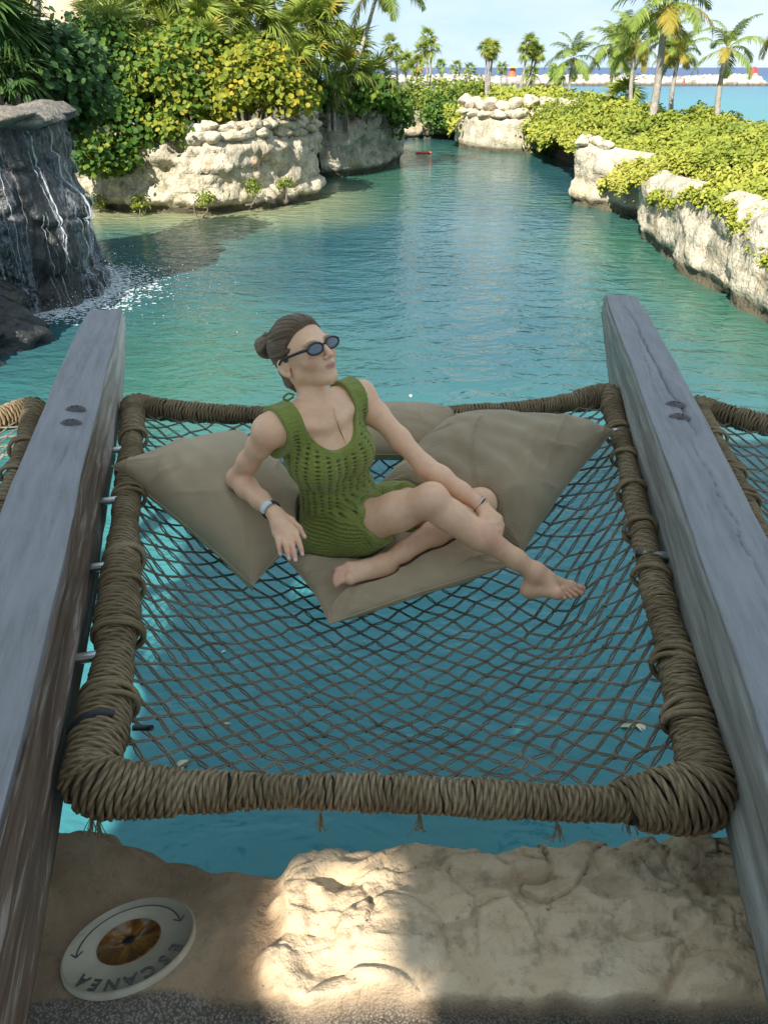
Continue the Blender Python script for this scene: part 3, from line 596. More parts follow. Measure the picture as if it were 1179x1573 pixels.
# ---- right bank ground cover: one mass of small shrubs
rgn = np.random.default_rng(11)
def right_edge(y): return np.interp(y, [6, 9, 12, 15.5, 17, 20.9, 21.6, 22.5, 35.4, 37.2, 37.8, 56], [6.2, 6.0, 5.85, 5.72, 5.95, 6.0, 6.2, 6.3, 6.4, 6.4, 3.5, 3.0])
def cover_height(x, y):
    e = x - right_edge(y); q = np.c_[x, y, np.zeros(len(x))]
    return -.70 + .42 * sstep(-.5, 2.2, e) + .34 * fbm(q * .45, 3, 90) + .16 * fbm(q * 1.4, 2, 95) - .8 * sstep(10., 11.6, x) - .6 * sstep(.15, -.45, e) * (.5 + .5 * noise3(q * .8, 97)) + .06 * sstep(22, 34, y)
pts = []; 
for (y0, y1, n, s) in [(7, 13, 64000, .055), (13, 20, 64000, .064), (20, 30, 42000, .085), (30, 42, 20000, .14), (42, 55, 12000, .18)]:
    y = rgn.uniform(y0, y1, n); x = right_edge(y) - .42 + rgn.random(n) ** 1.35 * (11.4 - right_edge(y)); keep = rgn.random(n) < .35 + .65 * sstep(-.32, .0, noise3(np.c_[x * 1.1, y * 1.1, x * 0], 55) + .2 * noise3(np.c_[x * 4, y * 4, x * 0], 56))
    x = x[keep]; y = y[keep]; n = len(x); pts.append((x, y, np.full(n, s)))
x = np.concatenate([p_[0] for p_ in pts]); y = np.concatenate([p_[1] for p_ in pts]); s = np.concatenate([p_[2] for p_ in pts])
z = cover_height(x, y); cl = .13 * worley(np.c_[x * 2.6, y * 2.6, z * 2.0], 61); z = z + .10 - cl * 1.6 + rgn.normal(0, .055, len(x)) * (1 + .5 * (y > 25))
N = np.c_[rgn.normal(-.25, .5, len(x)), rgn.normal(-.35, .5, len(x)), np.full(len(x), .75)]
tn = np.clip(.66 + .22 * noise3(np.c_[x * .22, y * .22, z], 66) + .25 * noise3(np.c_[x * .7, y * .7, z], 64) - 1.1 * (cl - .07) + rgn.normal(0, .14, len(x)), 0, 1)
V, F, A = leaf_batch(np.c_[x, y, z], N, s * rgn.uniform(.8, 1.5, len(x)) * 1.25, tn, 'oval', rgn)
o = obj('ground_cover', V, F, M['leaf_cover'], attrs={'tint': A}, smooth=False); tag(o, 'mass of yellow-green beach shrubs covering the bank by the sea', 'shrubs', kind='stuff')
# soil mound under it
gy_ = np.linspace(7, 55, 130); gs = np.linspace(0, 1, 30); YY, SS = np.meshgrid(gy_, gs, indexing='ij'); XX = right_edge(YY) + .15 + SS * (11.8 - right_edge(YY))
q = np.c_[XX.ravel(), YY.ravel(), cover_height(XX.ravel(), YY.ravel()) - .28]; tag(obj('bank_soil', q, grid_faces(130, 30), M['soil']), 'brown soil under the beach shrubs', kind='structure')

# ---- palms
def fan_mesh(name, seed, mat, droop=.25, half=125, n=26, L=.62):
    r = np.random.default_rng(seed); mb = MB()
    v, f = tube(spline([[0, 0, 0], [.25, 0, .03], [.5, 0, 0]], 5), .011, 4, False); mb.add(v, f, .5)
    for a in np.linspace(-half, half, n):
        a = R(a + r.normal(0, 2)); l_ = L * (.78 + .22 * math.cos(a)) * r.uniform(.85, 1.1); dr = droop * r.uniform(.6, 1.6)
        rr = np.array([.02, .35, .7, 1.0]) * l_; wd = np.array([.008, .030, .022, .002]); c = np.array([math.cos(a), math.sin(a)]); pr = np.array([-c[1], c[0]])
        zz = .12 * rr - dr * rr ** 2 * 2.2 - (rr > .68 * l_) * dr * .22 * r.uniform(.2, 1.5)
        P = np.c_[.5 + rr * c[0], rr * c[1], zz]
        V = np.concatenate([P + np.c_[pr[0] * wd, pr[1] * wd, .4 * wd], P - np.c_[pr[0] * wd, pr[1] * wd, -.4 * wd]])
        mb.add(V, np.array([[k, k + 1, k + 5, k + 4] for k in range(3)]), np.clip(.45 + r.normal(0, .16) + .25 * (rr / l_).tolist()[2], 0, 1))
    V, F = mb.out(); return new_mesh(name, V, F, mat, smooth=False, attrs={'tint': np.concatenate(mb.A)})
FAN = [fan_mesh('frond', k, M['palm'], .12 + .14 * k) for k in range(4)]
FAN_D = [fan_mesh('frond', 20 + k, M['palm_shaded'], .2 + .15 * k) for k in range(3)]
FAN_Y = [fan_mesh('frond', 30, M['palm_yellow'], .4)]
FAN_DRY = [fan_mesh('dry_frond', 40 + k, M['palm_dry'], .55, 100, 16, .55) for k in range(2)]
def trunk_mesh(P, r0, r1, sides=8, n=24, rings=True):
    S = spline(P, n); rr = np.linspace(r0, r1, n); rr = rr * (1 + (.06 * np.sin(np.arange(n) * 2.1) if rings else 0)); rr[0] *= 1.25
    return tube(S, rr, sides)
def fan_palm(u, v, dist, size, label, base_z=-.5, seed=0, dark=False, lean=0., nf=24, dry=5, group='thatch palms along the left bank', r0=.05):
    r = random.Random(seed); top = at_y(u, v, dist); root = empty('thatch_palm', (top[0] - lean, top[1], base_z))
    b = np.array([top[0] - lean, top[1], base_z - .1])
    vv, f = trunk_mesh([b, (b + top) / 2 + np.array([lean * .12, 0, 0]), top], r0 * 1.15, r0 * .85); obj('trunk', vv, f, M['trunk'], root)
    for k in range(nf):
        el = R(78 - 112 * (k / (nf - 1)) ** .9) + r.uniform(-.15, .15); az = k * 2.39996 + r.uniform(-.3, .3)
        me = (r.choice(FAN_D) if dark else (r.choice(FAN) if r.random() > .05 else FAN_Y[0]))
        link('frond', me, root, top - np.array(root.location) + np.array([0, 0, -.04 * size * k / nf * 3]), (r.uniform(-.5, .5), -el, az), size * r.uniform(.85, 1.12))
    for k in range(dry):
        link('dry_frond', r.choice(FAN_DRY), root, top - np.array(root.location) + np.array([0, 0, -.18 * size]), (r.uniform(-.4, .4), R(62 + r.uniform(-12, 18)), r.uniform(0, 6.28)), size * r.uniform(.7, .95))
    return tag(root, label, 'palm tree', group)
FP = [(178, 62, 21.5, 1.35), (152, 28, 23, 1.05), (225, 20, 23.5, 1.4), (262, 62, 23.2, 1.1), (205, 105, 20.8, .95), (312, 40, 23.0, 1.15), (325, 62, 22.4, .8), (298, 68, 22.8, .8), (352, 22, 24.5, 1.2), (395, 35, 25, 1.2), (432, 62, 25.5, 1.1), (470, 40, 26.5, 1.3), (500, 30, 27, 1.2), (482, 85, 26, 1.0), (455, 95, 25, .9), (530, 105, 27.5, 1.1), (512, 135, 27, .8), (552, 120, 28.4, 1.1), (580, 118, 29, 1.1), (590, 145, 29.4, .8), (545, 75, 30, 1.1), (175, -12, 26, 1.3), (290, -10, 27, 1.5), (420, -5, 29, 1.4), (375, 75, 24.2, .8), (240, -25, 26, 1.5), (345, -20, 28, 1.4), (480, 5, 30, 1.3)]
for k, (u, v, d, s) in enumerate(FP):
    j = int(np.searchsorted([235, 335, 445, 515], u)); LP = 'thatch palm ' + ['crowding behind the deep green sea grape by the waterfall', 'with fan leaves above the bright yellowing sea grape', 'with fan leaves behind the golden yellow sea grape', 'between the golden bush and the thin leaning trunk', 'on the grey cliff beyond the thin leaning trunk'][j]
    fan_palm(u, v, d, s * .74, LP, group=['palms by the waterfall', 'palms above the bright bush', 'palms behind the golden bush', 'palms before the leaning trunk', 'palms on the grey cliff'][j], seed=100 + k, dry=6 if k % 3 == 0 else 3, nf=22)
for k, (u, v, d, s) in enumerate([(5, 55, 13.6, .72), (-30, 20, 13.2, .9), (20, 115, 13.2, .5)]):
    fan_palm(u, v, d, s, 'thatch palm above the waterfall lip, shade put into its dark frond colour', .4, 150 + k, True, nf=26, dry=3, group='dark palms above the waterfall')
FPf = [(598, 68, 58, .72), (622, 95, 56, .72), (640, 100, 55, .7), (655, 58, 58, .72), (662, 72, 57, .7), (646, 80, 59, .7), (608, 82, 60, .7)]
for k, (u, v, d, s) in enumerate(FPf): fan_palm(u, v, d, s, 'slender thatch palm rising beyond the round shrub on the far bank', -.9, 170 + k, nf=16, dry=2, lean=rnd.uniform(-.3, .3), group='slender palms on the far bank', r0=.07)
for k, (u, v, d, s) in enumerate([(747, 72, 44, .5), (757, 76, 44.3, .5), (752, 80, 43.8, .45)]):
    fan_palm(u, v, d, s, 'tall thin thatch palm in the tight trio above the boulder wall', -.6, 180 + k, nf=18, dry=3, lean=(-.15, .2, .05)[k], group='trio of thin palms', r0=.05)
for k, (u, v, d, s) in enumerate([(812, 66, 46, .55), (820, 76, 46.5, .5), (808, 80, 45.8, .5), (826, 82, 46.3, .5)]):
    fan_palm(u, v, d, s, 'leaning thatch palm in the clump beside the trio', -.6, 190 + k, nf=18, dry=2, lean=(.5, .35, .2, .9)[k], group='leaning clump of thin palms', r0=.05)
for k, (u, v, d, s) in enumerate([(856, 112, 60, .85), (815, 113, 62, .7)]):
    fan_palm(u, v, d, s, ['short bushy palm beside the green beacon', 'short bushy palm below the leaning clump'][k], -1.2, 197 + k, nf=18, dry=3, group=None, r0=.08)
fan_palm(955, 150, 34, .9, 'low fan palm growing out of the beach shrubs', -.6, 199, nf=22, dry=2, group=None)
for k, (u, v, d) in enumerate([(676, 102, 108), (700, 103, 112), (722, 105, 110), (770, 104, 112)]):
    fan_palm(u, v, d, .95, 'tiny far palm standing on the spit before the breakwater', -1.6, 210 + k, nf=14, dry=1, group='tiny palms on the spit', r0=.12)

def coco_mesh(name, seed, mat, elev, L=2.5, droop=1.0, n=34):
    r = np.random.default_rng(seed); mb = MB(); s = np.linspace(0, 1, 16); ang = R(elev) - droop * (s ** 1.5) * 1.75
    P = np.c_[np.cumsum(np.cos(ang)), np.zeros(16), np.cumsum(np.sin(ang))] * L / 16
    v, f = tube(P, np.linspace(.035, .006, 16), 5, False); mb.add(v, f, .75)
    for k in range(n):
        q = .12 + .88 * k / (n - 1); p = np.array([np.interp(q, s, P[:, c_]) for c_ in range(3)]); a = np.interp(q, s, ang); T = np.array([math.cos(a), 0, math.sin(a)]); U = np.array([-math.sin(a), 0, math.cos(a)])
        ll = L * .30 * math.sin(math.pi * min(1, .18 + q * .80)) ** .7 * r.uniform(.8, 1.1)
        for sd in (-1, 1):
            d = T * (.55 + .3 * q) + np.array([0, sd, 0]) * .85 + U * r.uniform(-.15, .2); d /= np.linalg.norm(d)
            p1 = p + d * ll * .5 + np.array([0, 0, -.10 * ll]); p2 = p + d * ll * .95 + np.array([0, 0, -.42 * ll * r.uniform(.6, 1.5)])
            w_ = np.cross(d, U); w_ = w_ / np.linalg.norm(w_) * L * .0115
            mb.add(np.array([p - w_ * .6, p + w_ * .6, p1 + w_, p1 - w_, p2]), [np.array([[0, 1, 2, 3]]), np.array([[3, 2, 4]])], np.clip(r.normal(.5, .16), 0, 1))
    V, F = mb.out(); return new_mesh(name, V, F, mat, smooth=False, attrs={'tint': np.concatenate(mb.A)})
CO = {'g': [coco_mesh('frond', 50 + k, M['palm'], e, 2.5, dr) for k, (e, dr) in enumerate([(78, .75), (58, .85), (38, .9), (15, .85), (-12, .7)])],
      'y': [coco_mesh('frond', 60 + k, M['palm_yellow'], e, 2.3, dr) for k, (e, dr) in enumerate([(12, .9), (-20, .7)])]}
def coco_palm(ub, vb, uc, vc, dist, size, label, seed, base_z=-.6, nf=17, yel=.2, group=None, bend=.18, r0=.09):
    r = random.Random(seed); top = at_y(uc, vc, dist); b = at_y(ub, vb, dist); tr = (top - b); b = b + tr * ((base_z - b[2]) / tr[2]) if abs(tr[2]) > .2 else b
    root = empty('coconut_palm', b)
    vv, f = trunk_mesh([b, b + (top - b) * .35 + np.array([-bend * .6, 0, 0]), b + (top - b) * .7 + np.array([-bend * .5, 0, 0]), top], r0, r0 * .62, 10, 40); obj('trunk', vv, f, M['trunk'], root)
    for k in range(nf):
        q = k / (nf - 1); j = min(4, int(q * 5 + r.uniform(-.3, .3))) if q * 5 > .3 else 0
        me = CO['y'][r.randrange(2)] if (q > .55 and r.random() < yel * 2) else CO['g'][max(0, j)]
        link('frond', me, root, top - np.array(root.location), (r.uniform(-.25, .25), 0, k * 2.39996 + r.uniform(-.25, .25)), size * r.uniform(.85, 1.1))
    mb = MB(); iv2, if2 = ico(2)
    for k in range(5): 
        a = k * 1.3; mb.add(iv2 * .1 * size + top + np.array([math.cos(a) * .2, math.sin(a) * .2, -.2]) * size, if2)
    mb.build('coconut_cluster', M['palm_yellow'], root)
    return tag(root, label, 'palm tree', group)
coco_palm(1000, 175, 1021, 14, 25, .74, 'big coconut palm with yellowing lower fronds leaning over the beach shrubs', 1, yel=.16, bend=-.1, r0=.13)
coco_palm(877, 140, 881, 88, 42, .62, 'small green coconut palm nearest the green beacon', 2, yel=.0, nf=13)
coco_palm(941, 136, 946, 72, 36, .66, 'coconut palm whose long fronds reach towards the small green one', 3, yel=.05)
coco_palm(973, 132, 977, 68, 33, .60, 'coconut palm with golden hanging fronds just behind the big one', 4, yel=.25)
coco_palm(1013, 142, 1021, 62, 30, .58, 'coconut palm with a pale straight trunk just behind the big leaning trunk', 5, yel=.12)
coco_palm(1036, 148, 1043, 85, 29, .44, 'small coconut palm with golden skirt on the sea side of the big one', 6, yel=.3)
coco_palm(1107, 162, 1117, 74, 24, .46, 'lone coconut palm standing apart on the seaward end of the bank', 7, yel=.1, nf=12)
coco_palm(1252, 175, 1240, 18, 20, .52, 'coconut palm at the seaward edge showing only yellow frond tips', 8, yel=.5)
coco_palm(533, 128, 582, -22, 27.5, .7, 'thin pale palm trunk leaning steeply over the grey cliff', 9, yel=.2, bend=-.15, nf=12, r0=.085)
coco_palm(57, 60, 57, -60, 20, .7, 'straight grey palm trunk before the cream building', 10, yel=.0, bend=0, r0=.11)
for k, (u, v, vb) in enumerate([(1600, -300, 300)]): pass

# ================================================================ PLATFORM, BEAMS, NETS
# ---------------------------------------------------------------- stone ledge
t = NT('ledge_stone'); p = t.pos(); x = t.sep(p, 'X'); y = t.sep(p, 'Y')
n1 = t.noise(p, 3.0, 6, .62, .3); n2 = t.noise(p, 22, 5, .65); n3 = t.noise(p, 160, 3, .6); v1 = t.vor(p, 210)
pale = t.attr('pale'); grit = t.attr('grit')
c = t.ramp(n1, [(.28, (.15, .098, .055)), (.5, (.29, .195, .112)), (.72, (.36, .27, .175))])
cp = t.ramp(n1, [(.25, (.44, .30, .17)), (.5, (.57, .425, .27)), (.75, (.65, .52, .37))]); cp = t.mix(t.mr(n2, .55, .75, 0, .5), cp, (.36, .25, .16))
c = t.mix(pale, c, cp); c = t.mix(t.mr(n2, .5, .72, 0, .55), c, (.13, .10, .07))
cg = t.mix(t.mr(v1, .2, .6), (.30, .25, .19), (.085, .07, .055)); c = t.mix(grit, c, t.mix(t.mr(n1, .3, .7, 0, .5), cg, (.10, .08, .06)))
c = t.mix(t.mr(t.noise(p, 55, 3, .7), .66, .74, 0, .7), c, (.06, .045, .03))
hgt = t.math('ADD', t.math('MULTIPLY', n2, .7), t.math('MULTIPLY', n3, t.math('ADD', .12, t.math('MULTIPLY', grit, .35))))
M['ledge'] = t.end(t.principled(Base_Color=c, Roughness=.88, Normal=t.bump(hgt, .017)))
dc0 = at_z(200, 1452, -.195)
nx, ny = 520, 300; gx = np.linspace(-1.15, 1.1, nx)
E_U = [-200, 0, 80, 150, 195, 225, 270, 330, 400, 440, 470, 520, 600, 700, 800, 900, 1000, 1080, 1130, 1150, 1250, 1400]
E_V = [1215, 1222, 1232, 1240, 1248, 1268, 1284, 1293, 1297, 1300, 1298, 1292, 1290, 1286, 1283, 1279, 1274, 1271, 1278, 1300, 1310, 1310]
ep = np.array([at_z(u_, v_, -.16) for u_, v_ in zip(E_U, E_V)]); edge = np.interp(gx, ep[:, 0], ep[:, 1]) + .006 * fbm(np.c_[gx * 22, gx * 0, gx * 0], 3, 3) + .004
sv = np.linspace(0, 1, ny); X = np.repeat(gx[:, None], ny, 1); Y = -.35 + (edge + .35)[:, None] * sv[None] ** .8
q2 = np.c_[X.ravel(), Y.ravel(), np.zeros(X.size)]
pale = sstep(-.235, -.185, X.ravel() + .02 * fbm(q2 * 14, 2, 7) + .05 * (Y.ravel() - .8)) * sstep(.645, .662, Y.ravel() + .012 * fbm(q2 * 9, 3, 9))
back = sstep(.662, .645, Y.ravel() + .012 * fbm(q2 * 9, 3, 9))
Z = -.20 + .035 * pale + .008 * fbm(q2 * 5, 4, 21)
Z += pale * (.011 * fbm(q2 * np.array([3.2, 7, 1]) + .6 * noise3(q2 * 4, 3)[:, None], 4, 31, ridged=True) * .8 + .0035 * fbm(q2 * 24, 3, 33))
rvb, edb = blocks(q2 * np.array([6.5, 11, 1]) + .35 * np.stack([noise3(q2 * 9, 4), noise3(q2 * 9, 6), X.ravel() * 0], -1), 43); rvc, edc = blocks(q2 * np.array([19, 30, 1]) + .3 * noise3(q2 * 25, 8)[:, None], 47)
Z += pale * (.010 * rvb + .0035 * rvc - .006 * sstep(.06, 0, edb)) * (.14 + .86 * sstep(.70, .80, Y.ravel() + .03 * noise3(q2 * 6, 3)))
chip = worley(q2 * np.array([9, 13, 1]) + .4 * noise3(q2 * 8, 5)[:, None], 41); Z -= pale * .022 * sstep(.55, .2, chip) * sstep(.74, .84, Y.ravel())
for (u_, v_, rx, ry, h_) in [(600, 1455, .105, .085, .030), (560, 1548, .10, .05, .03), (1110, 1420, .10, .06, .025), (900, 1400, .28, .05, .018), (760, 1330, .12, .03, .02), (1120, 1500, .12, .04, .02)]:
    cc = at_z(u_, v_, -.17); d = ((X.ravel() - cc[0]) / rx) ** 2 + ((Y.ravel() - cc[1]) / ry) ** 2; Z += h_ * np.sqrt(np.clip(1 - d, 0, 1)) * pale.clip(.3, 1)
cx = at_z(1075, 1440, -.17); Z -= .02 * np.exp(-((X.ravel() - cx[0] - (Y.ravel() - cx[1]) * .9) / .018) ** 2) * pale * sstep(.78, .70, Y.ravel())
Z -= .02 * back * (X.ravel() > -.3) + .004 * back
dE = (edge[:, None] - Y).ravel(); Z -= .05 * sstep(.035, .0, dE) ** 2; Z -= .035 * sstep(.20, .02, dE) * (1 - pale); dpl = np.hypot(X.ravel() - dc0[0], Y.ravel() - dc0[1]); Z = np.where(dpl < .24, Z + (-.2 - math.tan(R(22)) * ((Y.ravel() - dc0[1]) * .94 - (X.ravel() - dc0[0]) * .34) - Z) * sstep(.24, .125, dpl), Z)
ZZ = Z.reshape(nx, ny); V = np.stack([X, Y, ZZ], -1)
lip = []
for k in range(1, 26):
    r_ = V[:, -1].copy(); r_[:, 2] -= .0025 * k ** 2.05; r_[:, 1] += .035 * math.sin(min(1, k / 8) * 1.57) - .012 * max(0, k - 8) + .012 * fbm(np.c_[r_[:, 0] * 9, r_[:, 2] * 9, r_[:, 2] * 0], 3, 51); lip.append(r_)
V = np.concatenate([V, np.stack(lip, 1)], 1); nyy = V.shape[1]
pa = np.concatenate([pale.reshape(nx, ny), np.repeat(pale.reshape(nx, ny)[:, -1:], 25, 1)], 1); gr = np.concatenate([back.reshape(nx, ny), np.zeros((nx, 25))], 1)
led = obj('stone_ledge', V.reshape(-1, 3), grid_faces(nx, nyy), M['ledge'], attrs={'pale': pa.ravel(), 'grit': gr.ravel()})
tag(led, 'weathered limestone ledge at the edge of the platform', kind='structure')
def ledge_z(xx, yy):
    i = int(np.argmin(np.abs(gx - xx))); return float(np.interp(yy, Y[i], ZZ[i]))
# the platform behind it, under the camera
a = np.linspace(0, 2 * np.pi, 97)[:-1]; rg_ = lambda r_, z_: np.c_[.087 + np.cos(a) * r_, -2.49 + np.sin(a) * r_, np.full(96, z_)]
v = np.concatenate([rg_(3.22, -2.6), rg_(3.22, -.40), rg_(3.10, -.34), rg_(3.0, -.33), [[.087, -2.49, -.33]]]); kk = np.arange(96); f = [grid_faces(4, 96, wrap_v=True), np.stack([288 + kk, 288 + (kk + 1) % 96, np.full(96, 384)], 1)]
tag(obj('platform', v, f, M['ledge'], smooth=False, attrs={'pale': np.ones(len(v)), 'grit': np.full(len(v), .15)}), 'stone platform behind the ledge', kind='structure')

# ---------------------------------------------------------------- round plaque let into the ledge
dc = at_z(200, 1452, -.195); dz = ledge_z(dc[0], dc[1]) + .003
plq = empty('stone_plaque', (dc[0], dc[1], dz)); plq.rotation_euler = Vector((0, 0, 1)).rotation_difference(Vector((-.34 * math.sin(R(22)), .94 * math.sin(R(22)), math.cos(R(22))))).to_euler()
t = NT('plaque_stone'); p = t.obj(); n = t.noise(p, 14, 5, .6); c = t.mix(t.mr(n, .35, .7), (.46, .41, .31), (.36, .30, .215)); c = t.mix(t.mr(t.noise(p, 5, 4, .6, 1.2), .60, .68, 0, .6), c, (.27, .19, .11))
M['plaque'] = t.end(t.principled(Base_Color=c, Roughness=.6, Normal=t.bump(t.noise(p, 60, 3), .001)))
def disc(r, z0, z1, n=64, bev=.004):
    a = np.arange(n) * 2 * np.pi / n; ring = lambda rr, z: np.c_[np.cos(a) * rr, np.sin(a) * rr, np.full(n, z)]
    V = np.concatenate([ring(r, z0), ring(r, z1 - bev), ring(r - bev, z1), [[0, 0, z1]]]); k = np.arange(n); return V, [grid_faces(3, n, wrap_v=True), np.stack([2 * n + k, 2 * n + (k + 1) % n, np.full(n, 3 * n)], 1)]
v, f = disc(.120, -.03, .010); obj('disc', v, f, M['plaque'], plq, world=False)
t = NT('amber_iris'); p = t.obj(); ang = t.math('ARCTAN2', t.sep(p, 'Y'), t.sep(p, 'X')); rad = t.n('VectorMath', {0: p}, out='Value', operation='LENGTH')
st_ = t.n('TexNoise', {'Vector': t.n('CombineXYZ', {0: t.math('COSINE', ang), 1: t.math('SINE', ang), 2: t.math('MULTIPLY', rad, 6.)}), 'Scale': 3.2, 'Detail': 4.})
c = t.ramp(st_, [(.3, (.07, .024, .006)), (.5, (.15, .058, .010)), (.7, (.26, .13, .016))]); c = t.mix(t.mr(rad, .020, .0155), c, (.012, .012, .014))
M['iris'] = t.end(t.principled(Base_Color=c, Roughness=.18))
v, f = disc(.0575, .004, .0125, 48, .002); obj('amber_eye', v, f, M['iris'], plq, world=False)
M['engrave'] = m_plain('engraved_grey', (.06, .055, .05), .8, .3, 60)
# text: letters stand with their tops outwards, read from the far side
def letter(ch, size, parent, ang, rad):
    cu = bpy.data.curves.new('letter', 'FONT'); cu.body = ch; cu.size = size; cu.align_x = 'CENTER'; cu.align_y = 'BOTTOM'; cu.extrude = .0006; cu.offset = .0006; cu.resolution_u = 3
    o = bpy.data.objects.new('letter_tmp', cu); col.objects.link(o); dg = bpy.context.evaluated_depsgraph_get(); me = bpy.data.meshes.new_from_object(o.evaluated_get(dg)); bpy.data.objects.remove(o)
    me.name = 'letter'; me.materials.clear(); me.materials.append(M['engrave']); l_ = link('letter', me, parent)
    l_.location = (math.cos(ang) * rad, math.sin(ang) * rad, .0108); l_.rotation_euler = (0, 0, ang - math.pi / 2); return l_
for k, ch in enumerate('ESCANEA'): letter(ch, .033, plq, R(-16 - 17.5 * k), .083)
mb = MB(); a = np.linspace(R(28), R(196), 50); P = np.c_[np.cos(a) * .093, np.sin(a) * .093, np.full(50, .0104)]; v, f = tube(P, .0018, 5); v[:, 2] = .0100 + (v[:, 2] - .0104) * .5; mb.add(v, f)
for e, sgn in ((0, -1), (-1, 1)):
    aa = a[e]; tip = np.array([math.cos(aa) * .093, math.sin(aa) * .093, .0104]); tg = np.array([-math.sin(aa), math.cos(aa), 0]) * sgn; rd = np.array([math.cos(aa), math.sin(aa), 0])
    for s_ in (-1, 1):
        v, f = tube(np.array([tip + tg * .004, tip - tg * .008 + rd * s_ * .010]), .0018, 5); v[:, 2] = .0100 + (v[:, 2] - .0104) * .5; mb.add(v, f)
mb.build('arrow', M['engrave'], plq, world=False)
tag(plq, 'round pale stone plaque with an amber eye and engraved word ESCANEA, let into the ledge', 'plaque')

# ---------------------------------------------------------------- wooden beams
def m_beam(name, side_brown):
    t = NT(name); p = t.obj(); al = t.attr('along'); sd = t.attr('side'); ac = t.attr('across')
    v3 = t.n('CombineXYZ', {0: t.math('MULTIPLY', al, 1.6), 1: t.math('MULTIPLY', ac, 16.), 2: sd})
    g1 = t.noise(v3, 2.2, 6, .65, .5); g2 = t.noise(t.n('CombineXYZ', {0: t.math('MULTIPLY', al, 5.), 1: t.math('MULTIPLY', ac, 120.), 2: sd}), 2.0, 4, .6); n = t.noise(p, 4, 4, .6)
    top = t.ramp(g1, [(.28, (.16, .155, .155)), (.5, (.215, .21, .215)), (.72, (.27, .265, .27))]); top = t.mix(t.mr(n, .45, .7, 0, .5), top, (.27, .265, .27))
    if side_brown:
        s_ = t.ramp(g1, [(.30, (.070, .045, .030)), (.55, (.135, .088, .058)), (.75, (.185, .13, .09))])
        s_ = t.mix(t.mr(t.math('ADD', g1, t.math('MULTIPLY', g2, .4)), .75, .82, 0, .42), s_, (.40, .38, .34))          # peeling pale flakes
        s_ = t.mix(t.mr(t.math('ADD', al, t.math('MULTIPLY', n, .8)), 1.5, 2.9), s_, (.52, .47, .40))                   # pale sawn far end
    else:
        s_ = t.ramp(g1, [(.28, (.15, .145, .12)), (.55, (.25, .24, .205)), (.75, (.32, .31, .275))])
    c = t.mix(sd, top, s_); c = t.mix(t.mr(g2, .64, .76, 0, .30), c, (.06, .055, .055))
    nr = t.bump(t.math('ADD', t.math('MULTIPLY', g1, .8), t.math('MULTIPLY', g2, .5)), .0045)
    return t.end(t.principled(Base_Color=c, Roughness=.62, Normal=nr, Specular_IOR_Level=.4))
M['beamL'] = m_beam('weathered_beam_brown', True); M['beamR'] = m_beam('weathered_beam_grey', False)
M['steel'] = m_plain('brushed_steel', (.55, .55, .55), .28, .1, 30, 0, 1.0); M['plug'] = m_plain('bolt_wood', (.10, .085, .085), .6, .4, 40, .002)
ZB = .20
